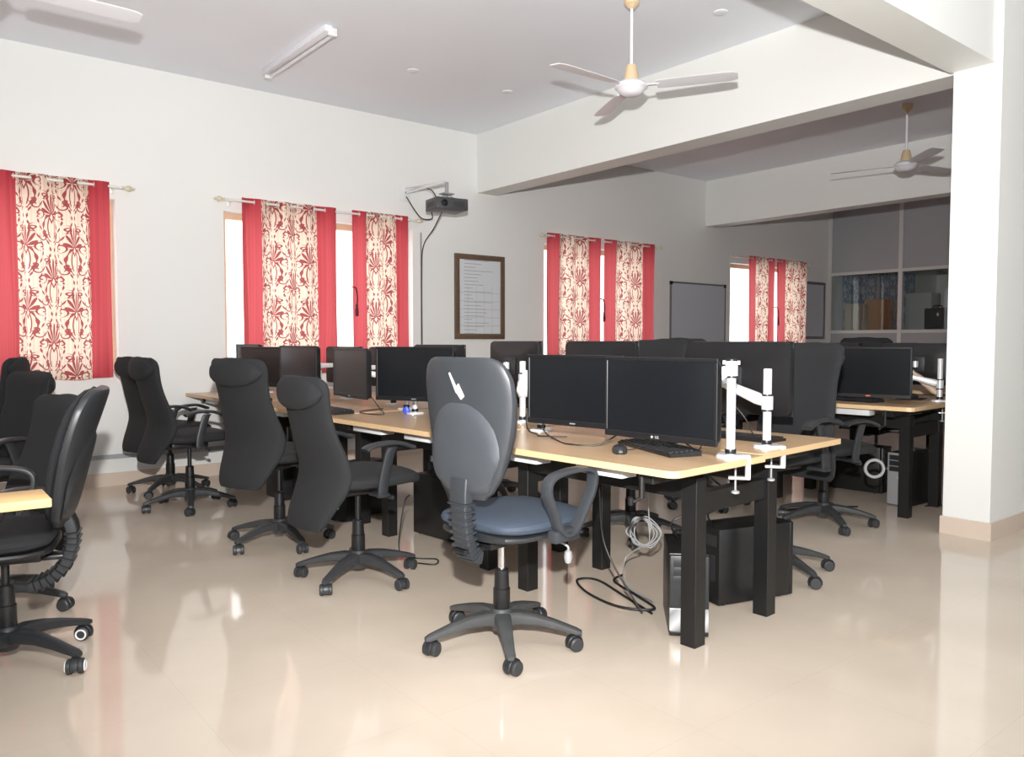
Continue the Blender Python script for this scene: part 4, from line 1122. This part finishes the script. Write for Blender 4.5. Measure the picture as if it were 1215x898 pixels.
# ------------------------------------------------------------------ room behind the glazed partition
o = empty('steel_cabinet', (13.04, 6.86, 0), 0, 'beige cabinet low in the left pane of the partition', 'cabinet')
obj('body', box(B(), (0, 0, .92), (.30, .24, 1.84), bev=.008), 'beige_steel', o)
for s in (-1, 1):
    d_ = obj('door', box(B(), (s * .073, -.126, .92), (.142, .014, 1.78), bev=.003), 'beige_steel', o)
    obj('door_handle', box(B(), (s * .015, -.137, 1.5), (.01, .010, .1), bev=.003), 'steel_grey', d_)
def store_table(x, y, w, d, h, label):
    o = empty('storage_table', (x, y, 0), 0, label, 'table')
    obj('tabletop', box(B(), (0, 0, h - .015), (w, d, .03), bev=.003), 'beige_steel', o)
    for sx in (-1, 1):
        for sy in (-1, 1): obj('leg', box(B(), (sx * (w / 2 - .03), sy * (d / 2 - .03), (h - .03) / 2), (.04, .04, h - .03)), 'steel_grey', o)
store_table(13.62, 6.74, .62, .40, 1.40, 'high table carrying the tan carton behind the partition')
store_table(14.2, 6.02, .50, .60, 1.40, 'high table carrying the black case behind the partition')
o = empty('carton', (13.62, 6.74, 1.40), R(6), 'tan carton behind the left pane of the partition', 'carton')
obj('box_body', box(B(), (0, 0, .26), (.46, .32, .52), bev=.004), 'carton', o); obj('tape', box(B(), (0, 0, .522), (.47, .05, .004)), 'beige_steel', o, smooth=0)
o = empty('black_case', (14.2, 6.02, 1.40), 0, 'black case with a handle behind the right pane of the partition', 'case')
obj('case_body', box(B(), (0, 0, .19), (.2, .36, .36), bev=.02), 'black_plastic', o)
obj('foot', box(B(), (0, 0, .006), (.16, .30, .012)), 'black_plastic', o)
obj('handle', tube(B(), smoothpath([(0, -.08, .36), (0, -.06, .41), (0, .06, .41), (0, .08, .36)], 4), .01, 8), 'black_plastic', o)
obj('latch', box(B(), (-.105, -.05, .26), (.01, .03, .05)), 'white_plastic', o)
o = empty('steel_locker', (15.0, 6.62, 0), 0, 'pale grey locker behind the right pane of the partition', 'locker')
obj('body', box(B(), (0, 0, 1.04), (.40, .46, 2.08), bev=.01), 'aluminium', o)
d_ = obj('door', box(B(), (-.206, 0, 1.04), (.014, .42, 2.0), bev=.004), 'aluminium', o)
obj('door_handle', box(B(), (-.218, -.17, 1.6), (.012, .02, .08)), 'black_plastic', d_)
# blue curtains of the store room
def blue(x0, x1, y, z0, label, folds=4):
    global ROD_Y
    s = ROD_Y; ROD_Y = y
    c = curtain(x0, x1, label, 0, 0, folds, z0=z0, mat_='curtain_blue', seed=int(x0 * 7))
    ROD_Y = s; c['group'] = 'blue floral curtains behind the partition'; return c
blue(12.95, 14.1, 7.05, 1.0, 'bluish floral curtain behind the left pane of the partition')
blue(14.25, 15.6, 7.05, 1.0, 'bluish floral curtain farther inside the room behind the partition')

# ------------------------------------------------------------------ light
w = bpy.data.worlds.new('daylight'); sc.world = w; w.use_nodes = True
bg = w.node_tree.nodes['Background']
bg.inputs[0].default_value = (.97, .98, 1.0, 1); bg.inputs[1].default_value = 3.4

def light(name, kind, loc, energy, color=(1, 1, 1), size=.1, rot=(0, 0, 0), size_y=None):
    l = bpy.data.lights.new(name, kind); l.energy = energy; l.color = color
    if kind == 'AREA':
        l.size = size
        if size_y: l.shape = 'RECTANGLE'; l.size_y = size_y
    else: l.shadow_soft_size = size
    o = bpy.data.objects.new(name, l); COL.objects.link(o); o.location = loc; o.rotation_euler = rot
    return o
# the photographer's flash, mounted a hand above the lens, its head tipped a little upwards
fl = light('camera_flash', 'SPOT', (0, 0, 1.56), 1500, (1.0, .985, .965), .03, (R(90 + 17), 0, R(51.2 - 90)))
fl.data.spot_size = R(130); fl.data.spot_blend = 1.0

# ------------------------------------------------------------------ camera
F_PX = 937.0
cam = bpy.data.cameras.new('camera'); co = bpy.data.objects.new('camera', cam); COL.objects.link(co)
cam.sensor_width = 36; cam.sensor_fit = 'HORIZONTAL'; cam.lens = F_PX / 1215 * 36
cam.clip_start = .05; cam.clip_end = 100
head = math.radians(51.2197); pitch = math.atan(44 / F_PX)
co.location = (0, 0, 1.20)
co.rotation_euler = (PI / 2 - pitch, 0, head - PI / 2)
sc.camera = co

vs = sc.view_settings
vs.view_transform = 'Standard'; vs.look = 'None'; vs.gamma = 1; vs.use_curve_mapping = False; vs.exposure = 0.0
